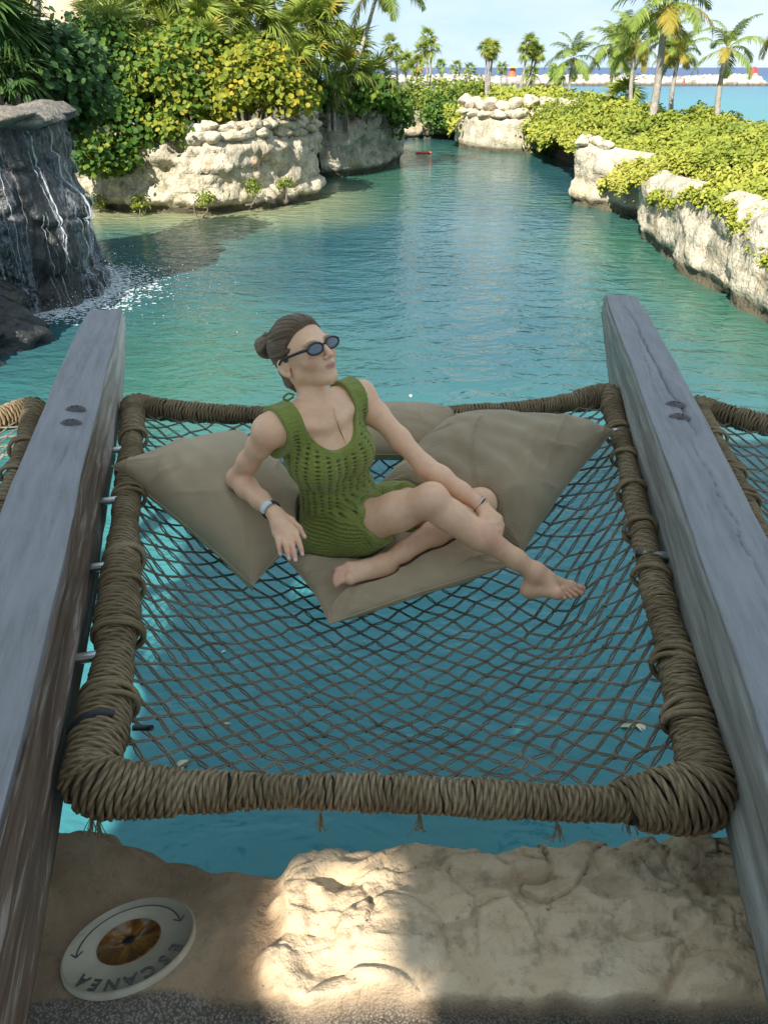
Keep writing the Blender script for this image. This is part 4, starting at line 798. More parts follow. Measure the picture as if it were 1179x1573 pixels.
def beam(name, label, inner, s_in, width, mat, H=.25, cracks=(), plugs=(), seed=0, tip_up=.0):
    """inner = top inner edge as pixels on z = ZB; s_in = +1 if the net lies towards +x"""
    A = np.array([at_z(*q, ZB)[:2] for q in inner]); d = A[-1] - A[0]; L0 = np.linalg.norm(d); d /= L0; nrm = np.array([-d[1], d[0]]); 
    if nrm[0] * s_in > 0: nrm = -nrm                                           # outwards from the net
    start = A[0] - d * 1.9; L = L0 + 1.9; nl, nw, nh = 620, 36, 26
    l_ = np.linspace(0, L, nl); ed = np.interp(l_ - 1.9, np.array([(q - A[0]) @ d for q in A]), np.array([(q - A[0]) @ nrm for q in A])); 
    wob = .008 * fbm(np.c_[l_ * 1.3, l_ * 0, l_ * 0], 3, seed); wd = np.interp(l_ / L, [0, .6, .93, 1], [width * 1.02, width, width * .95, width * .84])
    tip = sstep(.80, 1.0, l_ / L); hh = H * (1 - .62 * tip ** 1.6)
    ring = []; 
    ring += [(1 - k / nw, 1.0, 0) for k in range(nw)]                          # top from outer to inner
    ring += [(0., 1 - k / nh, 1) for k in range(nh)]                           # inner side going down
    ring += [(k / 8, 0., 1) for k in range(8)]; ring += [(1., k / 12, 1) for k in range(12)]
    ring = np.array(ring); nr = len(ring); ch = .010
    a = ring[:, 0][None] * wd[:, None]; h = ring[:, 1][None] * hh[:, None]
    # rounded edges
    de = np.minimum(a, wd[:, None] - a); dt = hh[:, None] - h; 
    zz = ZB - hh[:, None] + h - ch * np.clip(1 - de / ch, 0, 1) ** 2 * (dt < 1e-6); a = a + np.where(ring[:, 0] == 0, 1, 0)[None] * ch * .6 * np.clip(1 - dt / ch, 0, 1)
    aa = a + (ed + wob)[:, None]
    B = start[None, None] + l_[:, None, None] * d + aa[..., None] * nrm; P3 = np.concatenate([B, zz[..., None]], -1)
    q = P3.reshape(-1, 3); ln = np.c_[np.repeat(l_, nr), a.ravel(), np.repeat(ring[:, 1][None], nl, 0).ravel()]
    q[:, 2] += (.0035 * fbm(np.c_[ln[:, 0] * 3, ln[:, 1] * 25, ln[:, 2] * 3], 4, seed + 2) + .004 * fbm(np.c_[ln[:, 0] * 1.2, ln[:, 1] * 6, ln[:, 2]], 2, seed + 6)) * (ring[:, 2][None].repeat(nl, 0).ravel() < .5)
    sid = ring[:, 2][None].repeat(nl, 0).ravel(); dn = (.010 * fbm(np.c_[ln[:, 0] * 1.8, ln[:, 1] * 3, ln[:, 2] * 9], 4, seed + 4)) * sid; q[:, :2] += dn[:, None] * nrm * -1
    for (l0, l1, a0, a1, w0, dep) in cracks:                                     # drying cracks along the grain
        lc = ln[:, 0]; tt = (lc - l0) / (l1 - l0); ac = a0 + (a1 - a0) * tt + .010 * fbm(np.c_[lc * 9, lc * 0, lc * 0 + a0], 3, seed + 8)
        m = (tt > 0) & (tt < 1) & (sid < .5); q[m, 2] -= dep * np.exp(-((ln[m, 1] - ac[m]) / w0) ** 2) * np.sin(np.pi * tt[m]) ** .5
    nv0 = len(q); ends = [P3[0].mean(0), P3[-1].mean(0)]; q = np.concatenate([q, ends]); k = np.arange(nr); k2 = (k + 1) % nr
    F = [grid_faces(nl, nr, wrap_v=True), np.concatenate([np.stack([k2, k, np.full(nr, nv0)], 1), np.stack([(nl - 1) * nr + k, (nl - 1) * nr + k2, np.full(nr, nv0 + 1)], 1)])]
    root = empty(name, (*A[0], ZB - H))
    ex = lambda arr, e: np.concatenate([arr, [e, e]])
    obj('timber', q, F, mat, root, attrs={'along': ex(ln[:, 0] - 1.9, 0), 'across': ex(ln[:, 1] + .35 * ln[:, 2] * sid, 0), 'side': ex(sid, 1)})
    for (u_, v_) in plugs:
        c = at_z(u_, v_, ZB); a_ = np.arange(20) * np.pi / 10; an = math.atan2(d[1], d[0]) + R(82)
        rg_ = lambda r_, z_: np.c_[np.cos(a_) * r_ * .026, np.sin(a_) * r_ * .015, np.full(20, z_)] @ np.array([[math.cos(an), math.sin(an), 0], [-math.sin(an), math.cos(an), 0], [0, 0, 1]])
        V = np.concatenate([rg_(1.35, -.004), rg_(1.28, .004), rg_(1.0, .003), rg_(.92, .010), rg_(.5, .011), [[0, 0, .011]]]) + c; kk = np.arange(20)
        obj('bolt_plug', V, [grid_faces(5, 20, wrap_v=True), np.stack([80 + kk, 80 + (kk + 1) % 20, np.full(20, 100)], 1)], M['plug'], root)
    return root, start, d, nrm, ed + wob, l_
bl_ = beam('wooden_beam', 'grey weathered timber beam with peeling brown side, between the net and the waterfall', [(45, 1100), (81, 926), (137, 700), (189, 474)], 1, .195, M['beamL'], cracks=((2.3, 3.2, .05, .07, .0018, .005), (3.4, 4.4, .12, .11, .0018, .005)), plugs=((116, 629), (109, 650)), seed=5)
br_ = beam('wooden_beam', 'grey timber beam with a long drying crack, on the side of the white limestone wall', [(1138, 1065), (1091, 924), (1059, 826), (1022, 713), (973, 580), (950, 520), (928, 453)], -1, .19, M['beamR'], cracks=((3.05, 4.6, .12, .085, .0030, .018), (2.2, 3.1, .13, .11, .002, .009), (3.3, 4.2, .06, .08, .002, .007)), plugs=((1037, 622), (1043, 641)), seed=9)

# ---------------------------------------------------------------- rope and nets
def m_rope(name, c0, c1, c2):
    t = NT(name); p = t.obj(); n = t.noise(p, 7, 4, .6); n2 = t.noise(p, 120, 3, .6); f = t.attr('tint')
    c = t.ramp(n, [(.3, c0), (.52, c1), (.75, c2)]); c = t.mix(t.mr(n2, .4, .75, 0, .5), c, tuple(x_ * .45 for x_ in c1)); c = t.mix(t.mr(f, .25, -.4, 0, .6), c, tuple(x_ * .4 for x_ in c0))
    return t.end(t.principled(Base_Color=c, Roughness=.85, Specular_IOR_Level=.25, Normal=t.bump(n2, .0012)))
M['rope'] = m_rope('manila_rope', (.155, .105, .055), (.27, .195, .108), (.36, .275, .17))
M['cord'] = m_rope('net_cord', (.13, .112, .078), (.20, .175, .13), (.27, .24, .185))
M['core'] = m_plain('frame_core', (.05, .04, .03), .9, .2)
def zp(pts, z=0.): return np.array([at_z(u_, v_, z) for u_, v_ in pts])
SIDES = {'far': zp([(205, 621), (250, 629), (320, 635), (420, 638), (560, 639), (705, 636), (800, 630), (880, 617), (935, 607)]),
         'left': zp([(205, 621), (201, 700), (194, 780), (186, 880), (176, 1000), (160, 1100), (132, 1210)]),
         'right': zp([(935, 607), (958, 690), (982, 800), (1006, 900), (1034, 1000), (1062, 1110), (1090, 1222)]),
         'near': zp([(132, 1210), (250, 1216), (400, 1216), (600, 1219), (800, 1230), (960, 1236), (1090, 1222)])}
RAD = {'far': (.038, .027, .038), 'left': (.036, .035, .037, .046, .048), 'right': (.036, .031, .033, .036, .042), 'near': (.046, .031, .028, .028, .028, .030, .038)}
def wrap_rope(P, rad, rope=.0062, seed=0, pitch=.0122, per=22, skew=.0, bunch=None):
    """one rope laid as a helix round the path, three strands twisted"""
    r = np.random.default_rng(seed); S = spline(P, 200); L = np.linalg.norm(np.diff(S, axis=0), axis=1).sum(); nt_ = int(L / pitch); n = nt_ * per
    s = np.linspace(0, 1, n); i = s * 199; base = np.stack([np.interp(i, np.arange(200), S[:, k]) for k in range(3)], 1)
    T, N, B = frames(S); ip = lambda A_: np.stack([np.interp(i, np.arange(200), A_[:, k]) for k in range(3)], 1); Tn, Nn, Bn = ip(T), ip(N), ip(B)
    ph = np.arange(n) / per * 2 * np.pi; tn = np.arange(n) / per
    R_ = np.interp(s, np.linspace(0, 1, len(rad)), rad); R_ = R_ * (1 + .14 * fbm(np.c_[s * L * 5, s * 0, s * 0], 3, seed)) + .0022 * noise3(np.c_[np.floor(tn), ph * 0, ph * 0] * .77, seed + 1)
    jit = (.0065 + skew * .4) * noise3(np.c_[tn * .45, np.cos(ph) * .7, np.sin(ph) * .7], seed + 2)
    if bunch: R_ = R_ * (1 - .16 * np.exp(-((s * L / bunch - np.round(s * L / bunch)) / .07) ** 2)) 
    C = base + R_[:, None] * (np.cos(ph)[:, None] * Nn + np.sin(ph)[:, None] * Bn) + Tn * (jit + skew * np.cos(ph + 1))[:, None]
    t_ = np.gradient(C, axis=0); t_ /= np.linalg.norm(t_, axis=1)[:, None]; out = C - base; out -= t_ * (out * t_).sum(1)[:, None]; out /= np.linalg.norm(out, axis=1)[:, None]; bi = np.cross(t_, out)
    m = 9; a = np.arange(m) * 2 * np.pi / m; tw = np.arange(n) * (2 * np.pi * np.pi * 2 * np.mean(R_) / per / .034)
    prof = rope * (1 + .20 * np.cos(3 * (a[None] - tw[:, None] / 3)))
    V = C[:, None] + prof[..., None] * (np.cos(a)[None, :, None] * out[:, None] + np.sin(a)[None, :, None] * bi[:, None])
    tint = (prof / rope - 1) / .2
    return V.reshape(-1, 3), grid_faces(n, m, wrap_v=True), tint.ravel()
def arc(c, a, b, r0, r1):                                                       # lashing path bending round a corner
    return np.array([c + (a - c) / np.linalg.norm(a - c) * r0, c + ((a - c) / np.linalg.norm(a - c) + (b - c) / np.linalg.norm(b - c)) * .012, c + (b - c) / np.linalg.norm(b - c) * r1])
corner = {'fl': SIDES['far'][0], 'fr': SIDES['far'][-1], 'nl': SIDES['near'][0], 'nr': SIDES['near'][-1]}
net_c = np.mean(list(corner.values()), 0); net_c[2] = 0
def quad_pt(s, t_):
    """plan position on the net from the four curved sides (Coons patch)"""
    e = lambda k, q: np.stack([np.interp(q, np.linspace(0, 1, 60), spline(SIDES[k], 60)[:, c_]) for c_ in (0, 1)], -1)
    n_, f_, l__, r_ = e('near', s), e('far', s), e('left', 1 - t_), e('right', 1 - t_)
    c00, c10, c01, c11 = [corner[k][:2] for k in ('nl', 'nr', 'fl', 'fr')]; s_ = s[..., None]; tt = t_[..., None]
    return (1 - tt) * n_ + tt * f_ + (1 - s_) * l__ + s_ * r_ - ((1 - s_) * (1 - tt) * c00 + s_ * (1 - tt) * c10 + (1 - s_) * tt * c01 + s_ * tt * c11)
def net_z(s, t_):
    a = np.clip(4 * s * (1 - s), 0, 1); tq = np.clip(t_, 0, 1) ** .92; b = np.clip(4 * tq * (1 - tq), 0, 1); return -.31 * a ** .85 * b ** .85 - .095 * np.exp(-((s - .85) / .11) ** 2 - ((t_ - .44) / .12) ** 2) * np.clip(a * 2.2, 0, 1)
def build_net(root):
    for k in ('near', 'far', 'left', 'right'):
        v, f, a = wrap_rope(SIDES[k], RAD[k], seed=hash(k) % 7 if False else {'near': 1, 'far': 2, 'left': 3, 'right': 4}[k], skew=.004 if k in ('left', 'right') else .002, bunch=.085 if k == 'far' else None)
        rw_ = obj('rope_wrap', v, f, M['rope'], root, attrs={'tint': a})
        v, f = tube(spline(SIDES[k], 40), np.interp(np.linspace(0, 1, 40), np.linspace(0, 1, len(RAD[k])), np.array(RAD[k])) * .93, 12); fp_ = obj('frame_pole', v, f, M['core'], root); rw_.parent = fp_
    S = {k: spline(SIDES[k], 40) for k in SIDES}
    for j, (c, a, b, r_, l1, l2, ra_, rb_) in enumerate([('nl', S['left'][-4], S['near'][3], .056, .13, .19, .050, .038), ('nr', S['right'][-4], S['near'][-4], .057, .14, .17, .044, .037), ('fl', S['far'][3], S['left'][3], .047, .12, .15, .040, .039), ('fr', S['far'][-4], S['right'][3], .052, .17, .16, .040, .039)]):
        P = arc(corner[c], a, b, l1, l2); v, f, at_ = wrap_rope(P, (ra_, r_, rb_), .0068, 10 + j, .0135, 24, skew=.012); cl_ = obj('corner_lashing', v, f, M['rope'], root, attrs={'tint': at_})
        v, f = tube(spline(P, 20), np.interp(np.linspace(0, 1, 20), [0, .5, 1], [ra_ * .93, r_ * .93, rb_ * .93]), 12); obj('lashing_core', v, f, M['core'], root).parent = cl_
    # extra turns of rope thrown over the side wraps where the net is tied on
    rr = np.random.default_rng(8)
    for k in ('left', 'right'):
        Sd = spline(SIDES[k], 60); T, N, B = frames(Sd)
        for i in (9, 17, 25, 33, 40, 47, 53):
            i = int(np.clip(i + rr.integers(-2, 3), 3, 56)); rk = np.interp(i / 59, np.linspace(0, 1, len(RAD[k])), RAD[k]); mb = MB(); sg = 1 if k == 'left' else -1
            for j in range(rr.integers(2, 4)):
                a = np.linspace(0, 2 * np.pi, 28); P = Sd[i] + T[i] * (j * .013 + .012 * np.sin(a + rr.uniform(0, 6)))[:, None] + (rk + .0085) * (np.cos(a)[:, None] * N[i] + np.sin(a)[:, None] * B[i]); P[:, 0] += sg * .012 * (np.cos(a - (np.pi if N[i, 0] * sg < 0 else 0)) > .3)
                v, f = tube(P, .0065, 7); mb.add(v, f, .5)
            mb.build('tie_loop', M['rope'], root)
    # netting
    nx_, ny_ = 38, 54
    I, J = np.meshgrid(np.arange(nx_ + 1), np.arange(ny_ + 1), indexing='ij')
    rn = np.random.default_rng(3); s = I / nx_; t_ = J / ny_
    s = np.clip(s + rn.normal(0, .0035, s.shape) * (s > 0) * (s < 1), 0, 1); t_ = np.clip(t_ + rn.normal(0, .0028, t_.shape) * (t_ > 0) * (t_ < 1), 0, 1)
    P = quad_pt(s, t_); Z = net_z(s, t_) + rn.normal(0, .0015, s.shape); P = np.concatenate([P, Z[..., None]], -1)
    mb = MB(); kb = MB(); iv_, if__ = ico(1)
    for i in range(nx_ + 1):
        for j in range(ny_ + 1):
            if (i + j) % 2: continue
            for di in (-1, 1):
                if not (0 <= i + di <= nx_ and j + 1 <= ny_): continue
                a, b = P[i, j], P[i + di, j + 1]; d = b - a; L = np.linalg.norm(d); d = d / L; sd = np.cross(d, [0, 0, 1.]); sd /= np.linalg.norm(sd) + 1e-9
                for w_ in (-1, 1):
                    g = rn.uniform(.0022, .0048); m_ = (a + b) / 2 + sd * w_ * g + np.array([0, 0, -.0015])
                    Q = np.array([a + sd * w_ * .0015, m_, b + sd * w_ * .0015]); ang = np.arange(4) * np.pi / 2
                    V = Q[:, None] + .0025 * (np.cos(ang)[None, :, None] * sd + np.sin(ang)[None, :, None] * np.cross(sd, d)); mb.add(V.reshape(-1, 3), grid_faces(3, 4, wrap_v=True), .5)
            if 0 < i < nx_ and 0 < j < ny_:
                kb.add(iv_ * np.array([.0085, .0066, .0065]) * rn.uniform(.8, 1.25) + P[i, j] + rn.normal(0, .001, 3), if__, rn.uniform(-.2, .6))
    nn_ = obj('netting', *mb.out(), M['cord'], root, attrs={'tint': np.concatenate(mb.A)}); kk_ = obj('knotwork', *kb.out(), M['cord'], root, attrs={'tint': np.concatenate(kb.A)})
    kk_.parent = nn_; nn_['kind'] = 'stuff'; kk_['kind'] = 'stuff'
net = empty('hammock_net', net_c); build_net(net)
tag(net, 'rope-wrapped hammock net slung between the beams with a woman on it', 'hammock', 'overwater hammock nets')
# frayed rope ends and the dark tape on the left side wrap
for (u_, v_, z_) in [(493, 1262, -.04), (645, 1262, -.04), (855, 1278, -.04), (965, 1268, -.04), (140, 1270, -.06), (150, 1272, -.06)]:
    q = at_z(u_, v_, z_); mb = MB(); rr = np.random.default_rng(int(u_))
    for k in range(9):
        e = q + np.array([rr.normal(0, .010), rr.normal(-.004, .006), rr.uniform(-.03, -.008)]); v, f = tube(spline([q + np.array([0, .012, .016]), (q + e) / 2 + rr.normal(0, .004, 3), e], 6), .0011, 4); mb.add(v, f, .5)
    mb.build('frayed_end', M['rope'], net)
M['tape'] = m_plain('dark_tape', (.020, .020, .028), .45, .3, 60, .002)
Sd = spline(SIDES['left'], 60); T, N, B = frames(Sd); i = int(np.argmin(np.abs([np.linalg.norm(q_ - at_z(160, 1135, 0)) for q_ in Sd]))); a = np.linspace(-.9, .9, 24)
up_ = np.array([-.25, -.1, 1.0]); up_ -= T[i] * (up_ @ T[i]); up_ /= np.linalg.norm(up_); sd_ = np.cross(T[i], up_)
P = Sd[i] + .058 * (np.cos(a)[:, None] * up_ + np.sin(a)[:, None] * sd_) + T[i] * (.008 * np.sin(a * 2))[:, None]; v, f = tube(P, .0085, 8); obj('black_tie', v, f, M['tape'], net)
q = at_z(226, 1118, .0); v, f = tube(spline([q + np.array([-.03, 0, .0]), q, q + np.array([.012, -.004, .004])], 8), .0065, 7); obj('black_tie', v, f, M['tape'], net)

# steel pins between beam and frame
def pin(root, u_, v_, s_in, bm):
    q = at_z(u_, v_, .02); start, d, nrm, ed, l_ = bm[1:]; s_ = (q[:2] - start) @ d; b = start + d * s_ + nrm * (np.interp(s_, l_, ed) + .02); sd = -nrm; e = b + sd * .105
    P = np.array([[*b, .02], [*(b + sd * .02), .02], [*(b + sd * .075), .02], [*e, .02]]); v, f = tube(P, [.013, .013, .013, .012], 14); obj('steel_pin', v, f, M['steel'], root)
for (u_, v_) in [(172, 692), (160, 770), (143, 872), (120, 1012)]: pin(bl_[0], u_, v_, 1, bl_)
for (u_, v_) in [(970, 664), (1000, 745), (1030, 855), (1070, 1010)]: pin(br_[0], u_, v_, -1, br_)

# neighbouring nets: copies turned about the centre of the fan of beams
FC = np.array([.087, -2.49, 0.])
def copy_net(ang, label):
    c_ = net.copy(); col.objects.link(c_); ca, sa = math.cos(ang), math.sin(ang); dlt = np.array(net.location) - FC
    c_.location = FC + np.array([ca * dlt[0] - sa * dlt[1], sa * dlt[0] + ca * dlt[1], 0]); c_.rotation_euler = (0, 0, ang); c_['label'] = label
    for ch in list(net.children):
        if ch.name.startswith(('black_tie', 'frayed')): continue
        k = ch.copy(); col.objects.link(k); k.parent = c_
        for g_ in list(ch.children):
            k2 = g_.copy(); col.objects.link(k2); k2.parent = k
copy_net(R(25.0), 'sunlit empty hammock net beyond the beam on the waterfall side')
copy_net(R(-24.5), 'empty hammock net beyond the cracked beam, over green water')

# ---------------------------------------------------------------- thatched roof added out of view, shaped from the shadow wanted on the net
t = NT('thatch'); p = t.obj(); n = t.noise(t.map(p, (3, 40, 40)), 2, 5, .65); c = t.ramp(n, [(.3, (.09, .065, .04)), (.6, (.22, .165, .10)), (.8, (.32, .25, .16))]); M['thatch'] = t.end(t.principled(Base_Color=c, Roughness=.95, Normal=t.bump(n, .03)))
RZ = 4.3
def shadow_to_roof(P2, z=0.):                                                    # where on the roof plane does the sun ray through (x, y, z) pass
    k = (RZ - z) / SUN.z; return np.array([P2[0] + SUN.x * k, P2[1] + SUN.y * k])
ra, rb = shadow_to_roof((-2.75, 4.5)), shadow_to_roof((2.8, 4.5))
x0, x1, y1, y0 = ra[0], rb[0], ra[1], shadow_to_roof((0, -.75))[1]
hx, hy = shadow_to_roof(at_z(540, 1420, -.17)[:2], -.17); hx2, hy2 = shadow_to_roof(at_z(6, 1240, ZB)[:2], ZB)
gx_ = np.arange(x0, x1, .05); gy_ = np.arange(y0, y1, .05); Xr, Yr = np.meshgrid(gx_, gy_, indexing='ij')
top_ = RZ + .06 + .5 * sstep(y1, y0, Yr) + .03 * fbm(np.c_[Xr.ravel() * 6, Yr.ravel() * 2, Xr.ravel() * 0], 3, 6).reshape(Xr.shape)
Vt = np.stack([Xr, Yr, top_], -1).reshape(-1, 3); n_r = len(Vt); Vb = Vt.copy(); Vb[:, 2] -= .16
F = grid_faces(len(gx_), len(gy_)); cen = Vt[F].mean(1)
jx = .09 * fbm(np.c_[cen[:, 0] * 5, cen[:, 1] * 5, cen[:, 0] * 0], 2, 3)
def in_gap(cx_, cy_, gxx, gyy, sx_, sy_): return (np.abs(cx_ - gxx + jx) < sx_) & (np.abs(cy_ - gyy + jx) < sy_)
zfix = (cen[:, 2] - RZ) / SUN.z; ex_, ey_ = cen[:, 0] - SUN.x * zfix, cen[:, 1] - SUN.y * zfix
edge_ok = (cen[:, 1] < y1 - .10 - .10 * np.abs(noise3(np.c_[cen[:, 0] * 4, cen[:, 0] * 0, cen[:, 0] * 0], 5))) & (cen[:, 0] > x0 + .03 + .08 * np.abs(noise3(np.c_[cen[:, 1] * 4, cen[:, 0] * 0, cen[:, 0] * 0], 8)))
keep = edge_ok & ~in_gap(ex_, ey_, hx, hy, .15, .30) & ~in_gap(ex_, ey_, hx2 - .05, hy2, .07, .12) & ~in_gap(ex_, ey_, *shadow_to_roof((-1.55, 2.5)), .24, .6) & ~in_gap(ex_, ey_, hx + .22, hy - .12, .05, .07)  # gaps placed to throw sun patches on ledge, beam and side net
F = F[keep]; roof = empty('added_shade_roof', (0, (y0 + y1) / 2, RZ))
mbv = np.concatenate([Vt, Vb]); ed_ = {}
for f_ in F:
    for a_, b_ in zip(f_, np.roll(f_, -1)):
        if (b_, a_) in ed_: del ed_[(b_, a_)]
        else: ed_[(a_, b_)] = 1
E_ = np.array(list(ed_.keys()))
obj('thatch', mbv, [F, F[:, ::-1] + n_r, np.stack([E_[:, 1], E_[:, 0], E_[:, 0] + n_r, E_[:, 1] + n_r], 1)], M['thatch'], roof, smooth=False)
for (px_, py_) in [(x0 + .3, y1 - .5), (x0 + .3, y0 + .4), (x1 - .3, y1 - .5), (x1 - .3, y0 + .4)]:
    v, f = tube(np.array([[px_, py_, -.4], [px_, py_, RZ + .3]]), .09, 12); obj('post', v, f, M['trunk'], roof)
tag(roof, 'unseen dry palm thatch roof on posts, added to shade the net', 'roof')

# ---------------------------------------------------------------- fallen leaves on the water
M['leaf_pale'] = m_plain('fallen_leaf', (.62, .55, .36), .6, .2, 20)
for k, (u_, v_, s_) in enumerate([(970, 1116, .055), (978, 1112, .04), (350, 1112, .03), (283, 1172, .045), (470, 1052, .02), (690, 1078, .016), (255, 888, .02), (287, 898, .014), (420, 925, .016), (630, 607, .03), (1150, 960, .02), (345, 1000, .014), (560, 985, .012), (760, 890, .012)]):
    q = at_z(u_, v_, WATER + .008); V, F, A = leaf_batch(np.zeros((1, 3)), np.array([[rnd.uniform(-.15, .15), rnd.uniform(-.15, .15), 1.]]), np.array([s_ * 2.1]), np.array([.5]), 'oval' if k % 2 else 'long')
    o = link('fallen_leaf', new_mesh('fallen_leaf', V, F, M['leaf_pale'], smooth=False), loc=q); tag(o, ['largest pale fallen leaf on the water near the cracked beam', 'pale leaf sliver touching the largest fallen leaf'][k] if k < 2 else 'small pale fallen leaf floating on the water under the net', 'leaf', 'fallen leaves on the water')

# ================================================================ PERSON (signed distance field -> surface nets)
class Grid:
    def __init__(s, lo, hi, h):
        s.h = h; s.lo = np.array(lo, float); s.n = np.ceil((np.array(hi) - s.lo) / h).astype(int) + 1; s.f = np.full(s.n, .25, np.float32)
        s.ax = [(s.lo[k] + h * np.arange(s.n[k])).astype(np.float32) for k in range(3)]
    def block(s, lo, hi, m):
        a = np.clip(np.floor((np.array(lo) - m - s.lo) / s.h).astype(int), 0, s.n); b = np.clip(np.ceil((np.array(hi) + m - s.lo) / s.h).astype(int) + 1, 0, s.n)
        sl = tuple(slice(a[k], b[k]) for k in range(3)); return sl, (s.ax[0][sl[0]][:, None, None], s.ax[1][sl[1]][None, :, None], s.ax[2][sl[2]][None, None, :])
    def add(s, fn, lo, hi, k=.01, sub=False):
        sl, (X, Y, Z) = s.block(lo, hi, max(k, .004) + 3 * s.h)
        if 0 in s.f[sl].shape: return
        d = fn(X, Y, Z).astype(np.float32); a = s.f[sl]
        if sub: d = -d; h = np.clip(.5 - .5 * (a - d) / k, 0, 1) if False else np.clip(.5 - .5 * (d - a) / -k, 0, 1); m = np.maximum(a, d); e = np.clip(k - np.abs(a - d), 0, None); s.f[sl] = m + e * e / (4 * k)
        else: m = np.minimum(a, d); e = np.clip(k - np.abs(a - d), 0, None); s.f[sl] = m - e * e / (4 * k)
    def sample(s, P):
        q = (np.asarray(P) - s.lo) / s.h; i = np.clip(np.floor(q).astype(int), 0, s.n - 2); f = q - i; r = 0
        for dx in (0, 1):
            for dy in (0, 1):
                for dz in (0, 1):
                    r = r + s.f[i[..., 0] + dx, i[..., 1] + dy, i[..., 2] + dz] * (f[..., 0] if dx else 1 - f[..., 0]) * (f[..., 1] if dy else 1 - f[..., 1]) * (f[..., 2] if dz else 1 - f[..., 2])
        return r
    def mesh(s):
        f = s.f; S = f < 0; n = f.shape; cnt = np.zeros((n[0] - 1, n[1] - 1, n[2] - 1), np.uint8)
        for dx in (0, 1):
            for dy in (0, 1):
                for dz in (0, 1): cnt += S[dx:n[0] - 1 + dx, dy:n[1] - 1 + dy, dz:n[2] - 1 + dz]
        idx = np.argwhere((cnt > 0) & (cnt < 8)); ids = np.full(cnt.shape, -1, np.int32); ids[tuple(idx.T)] = np.arange(len(idx))
        acc = np.zeros((len(idx), 3)); num = np.zeros(len(idx)); co = [(a, b, c) for a in (0, 1) for b in (0, 1) for c in (0, 1)]
        for c0 in co:
            for k in range(3):
                if c0[k]: continue
                c1 = list(c0); c1[k] = 1; f0 = f[tuple((idx + c0).T)].astype(float); f1 = f[tuple((idx + c1).T)].astype(float); m = (f0 < 0) != (f1 < 0)
                t_ = np.where(m, f0 / np.where(m, f0 - f1, 1), 0); p = np.array(c0, float)[None] + np.zeros((len(idx), 1)); p[:, k] += t_; acc += p * m[:, None]; num += m
        V = s.lo + s.h * (idx + acc / num[:, None]); F = []
        for k in range(3):
            a, b = (k + 1) % 3, (k + 2) % 3; sl0 = [slice(None)] * 3; sl1 = [slice(None)] * 3; sl0[k] = slice(0, -1); sl1[k] = slice(1, None)
            ch = S[tuple(sl0)] != S[tuple(sl1)]; e = np.argwhere(ch); e = e[(e[:, a] > 0) & (e[:, b] > 0) & (e[:, a] < n[a] - 1) & (e[:, b] < n[b] - 1)]
            g = lambda da, db: ids[tuple((e - np.eye(3, dtype=int)[a] * da - np.eye(3, dtype=int)[b] * db).T)]
            q = np.stack([g(1, 1), g(0, 1), g(0, 0), g(1, 0)], 1); ins = S[tuple(e.T)]; q = np.where(ins[:, None], q, q[:, ::-1]); F.append(q)
        F = np.concatenate(F); F = F[(F >= 0).all(1)]; return V, F
def seg(a, b, ra, rb):
    a = np.asarray(a, float); b = np.asarray(b, float); ba = b - a; L2 = float(ba @ ba) + 1e-12
    def fn(X, Y, Z):
        px, py, pz = X - a[0], Y - a[1], Z - a[2]; t_ = np.clip((px * ba[0] + py * ba[1] + pz * ba[2]) / L2, 0, 1)
        return np.sqrt((px - t_ * ba[0]) ** 2 + (py - t_ * ba[1]) ** 2 + (pz - t_ * ba[2]) ** 2) - (ra + (rb - ra) * t_)
    m = max(ra, rb); return fn, np.minimum(a, b) - m, np.maximum(a, b) + m
def ell(c, r, A=None):
    """ellipsoid with axes = columns of A"""
    c = np.asarray(c, float); r = np.asarray(r, float); A = np.eye(3) if A is None else np.asarray(A, float)
    def fn(X, Y, Z):
        px, py, pz = X - c[0], Y - c[1], Z - c[2]; q = [(px * A[0, k] + py * A[1, k] + pz * A[2, k]) / r[k] for k in range(3)]
        k0 = np.sqrt(q[0] ** 2 + q[1] ** 2 + q[2] ** 2); k1 = np.sqrt((q[0] / r[0]) ** 2 + (q[1] / r[1]) ** 2 + (q[2] / r[2]) ** 2) + 1e-9; return k0 * (k0 - 1) / k1
    e = np.sqrt(((A * r[None]) ** 2).sum(1)); return fn, c - e, c + e
def chain(G, pts, rad, k=.012, k0=None):
    for i in range(len(pts) - 1): G.add(*seg(pts[i], pts[i + 1], rad[i], rad[i + 1]), k=(k0 if (i == 0 and k0) else k))
def unit(v): v = np.asarray(v, float); return v / np.linalg.norm(v)

# ---- joints, from the photograph (pixel, depth)
J = dict(neck=(494, 630, 2.15), chest=(500, 688, 2.235), waist=(517, 750, 2.335), pelvis=(528, 803, 2.45),
         shR=(411, 667, 2.10), shL=(555, 611, 2.27), elR=(364, 735, 2.28), wrR=(420, 787, 2.14), elL=(652, 716, 2.26), wrL=(738, 777, 2.25),
         knR=(660, 769, 2.17), anR=(822, 880, 2.24), knL=(738, 775, 2.42), anL=(586, 868, 2.27))
J = {k: at_d(*v) for k, v in J.items()}
LAT = unit(J['shL'] - J['shR']); UPT = J['neck'] - J['pelvis']; UPT = unit(UPT - LAT * (UPT @ LAT)); FWT = np.cross(LAT, UPT)
TA = np.stack([LAT, FWT, UPT], 1)
PF = unit([.80, -.60, .0]); PL = unit(np.cross([0, 0, 1], PF)); PA = np.stack([PL, PF, [0, 0, 1]], 1)
hipR = J['pelvis'] - PL * .082 + PF * .01; hipL = J['pelvis'] + PL * .082 + PF * .01
yaw, pit, rol = R(-132.1), R(23.0), R(3.1)
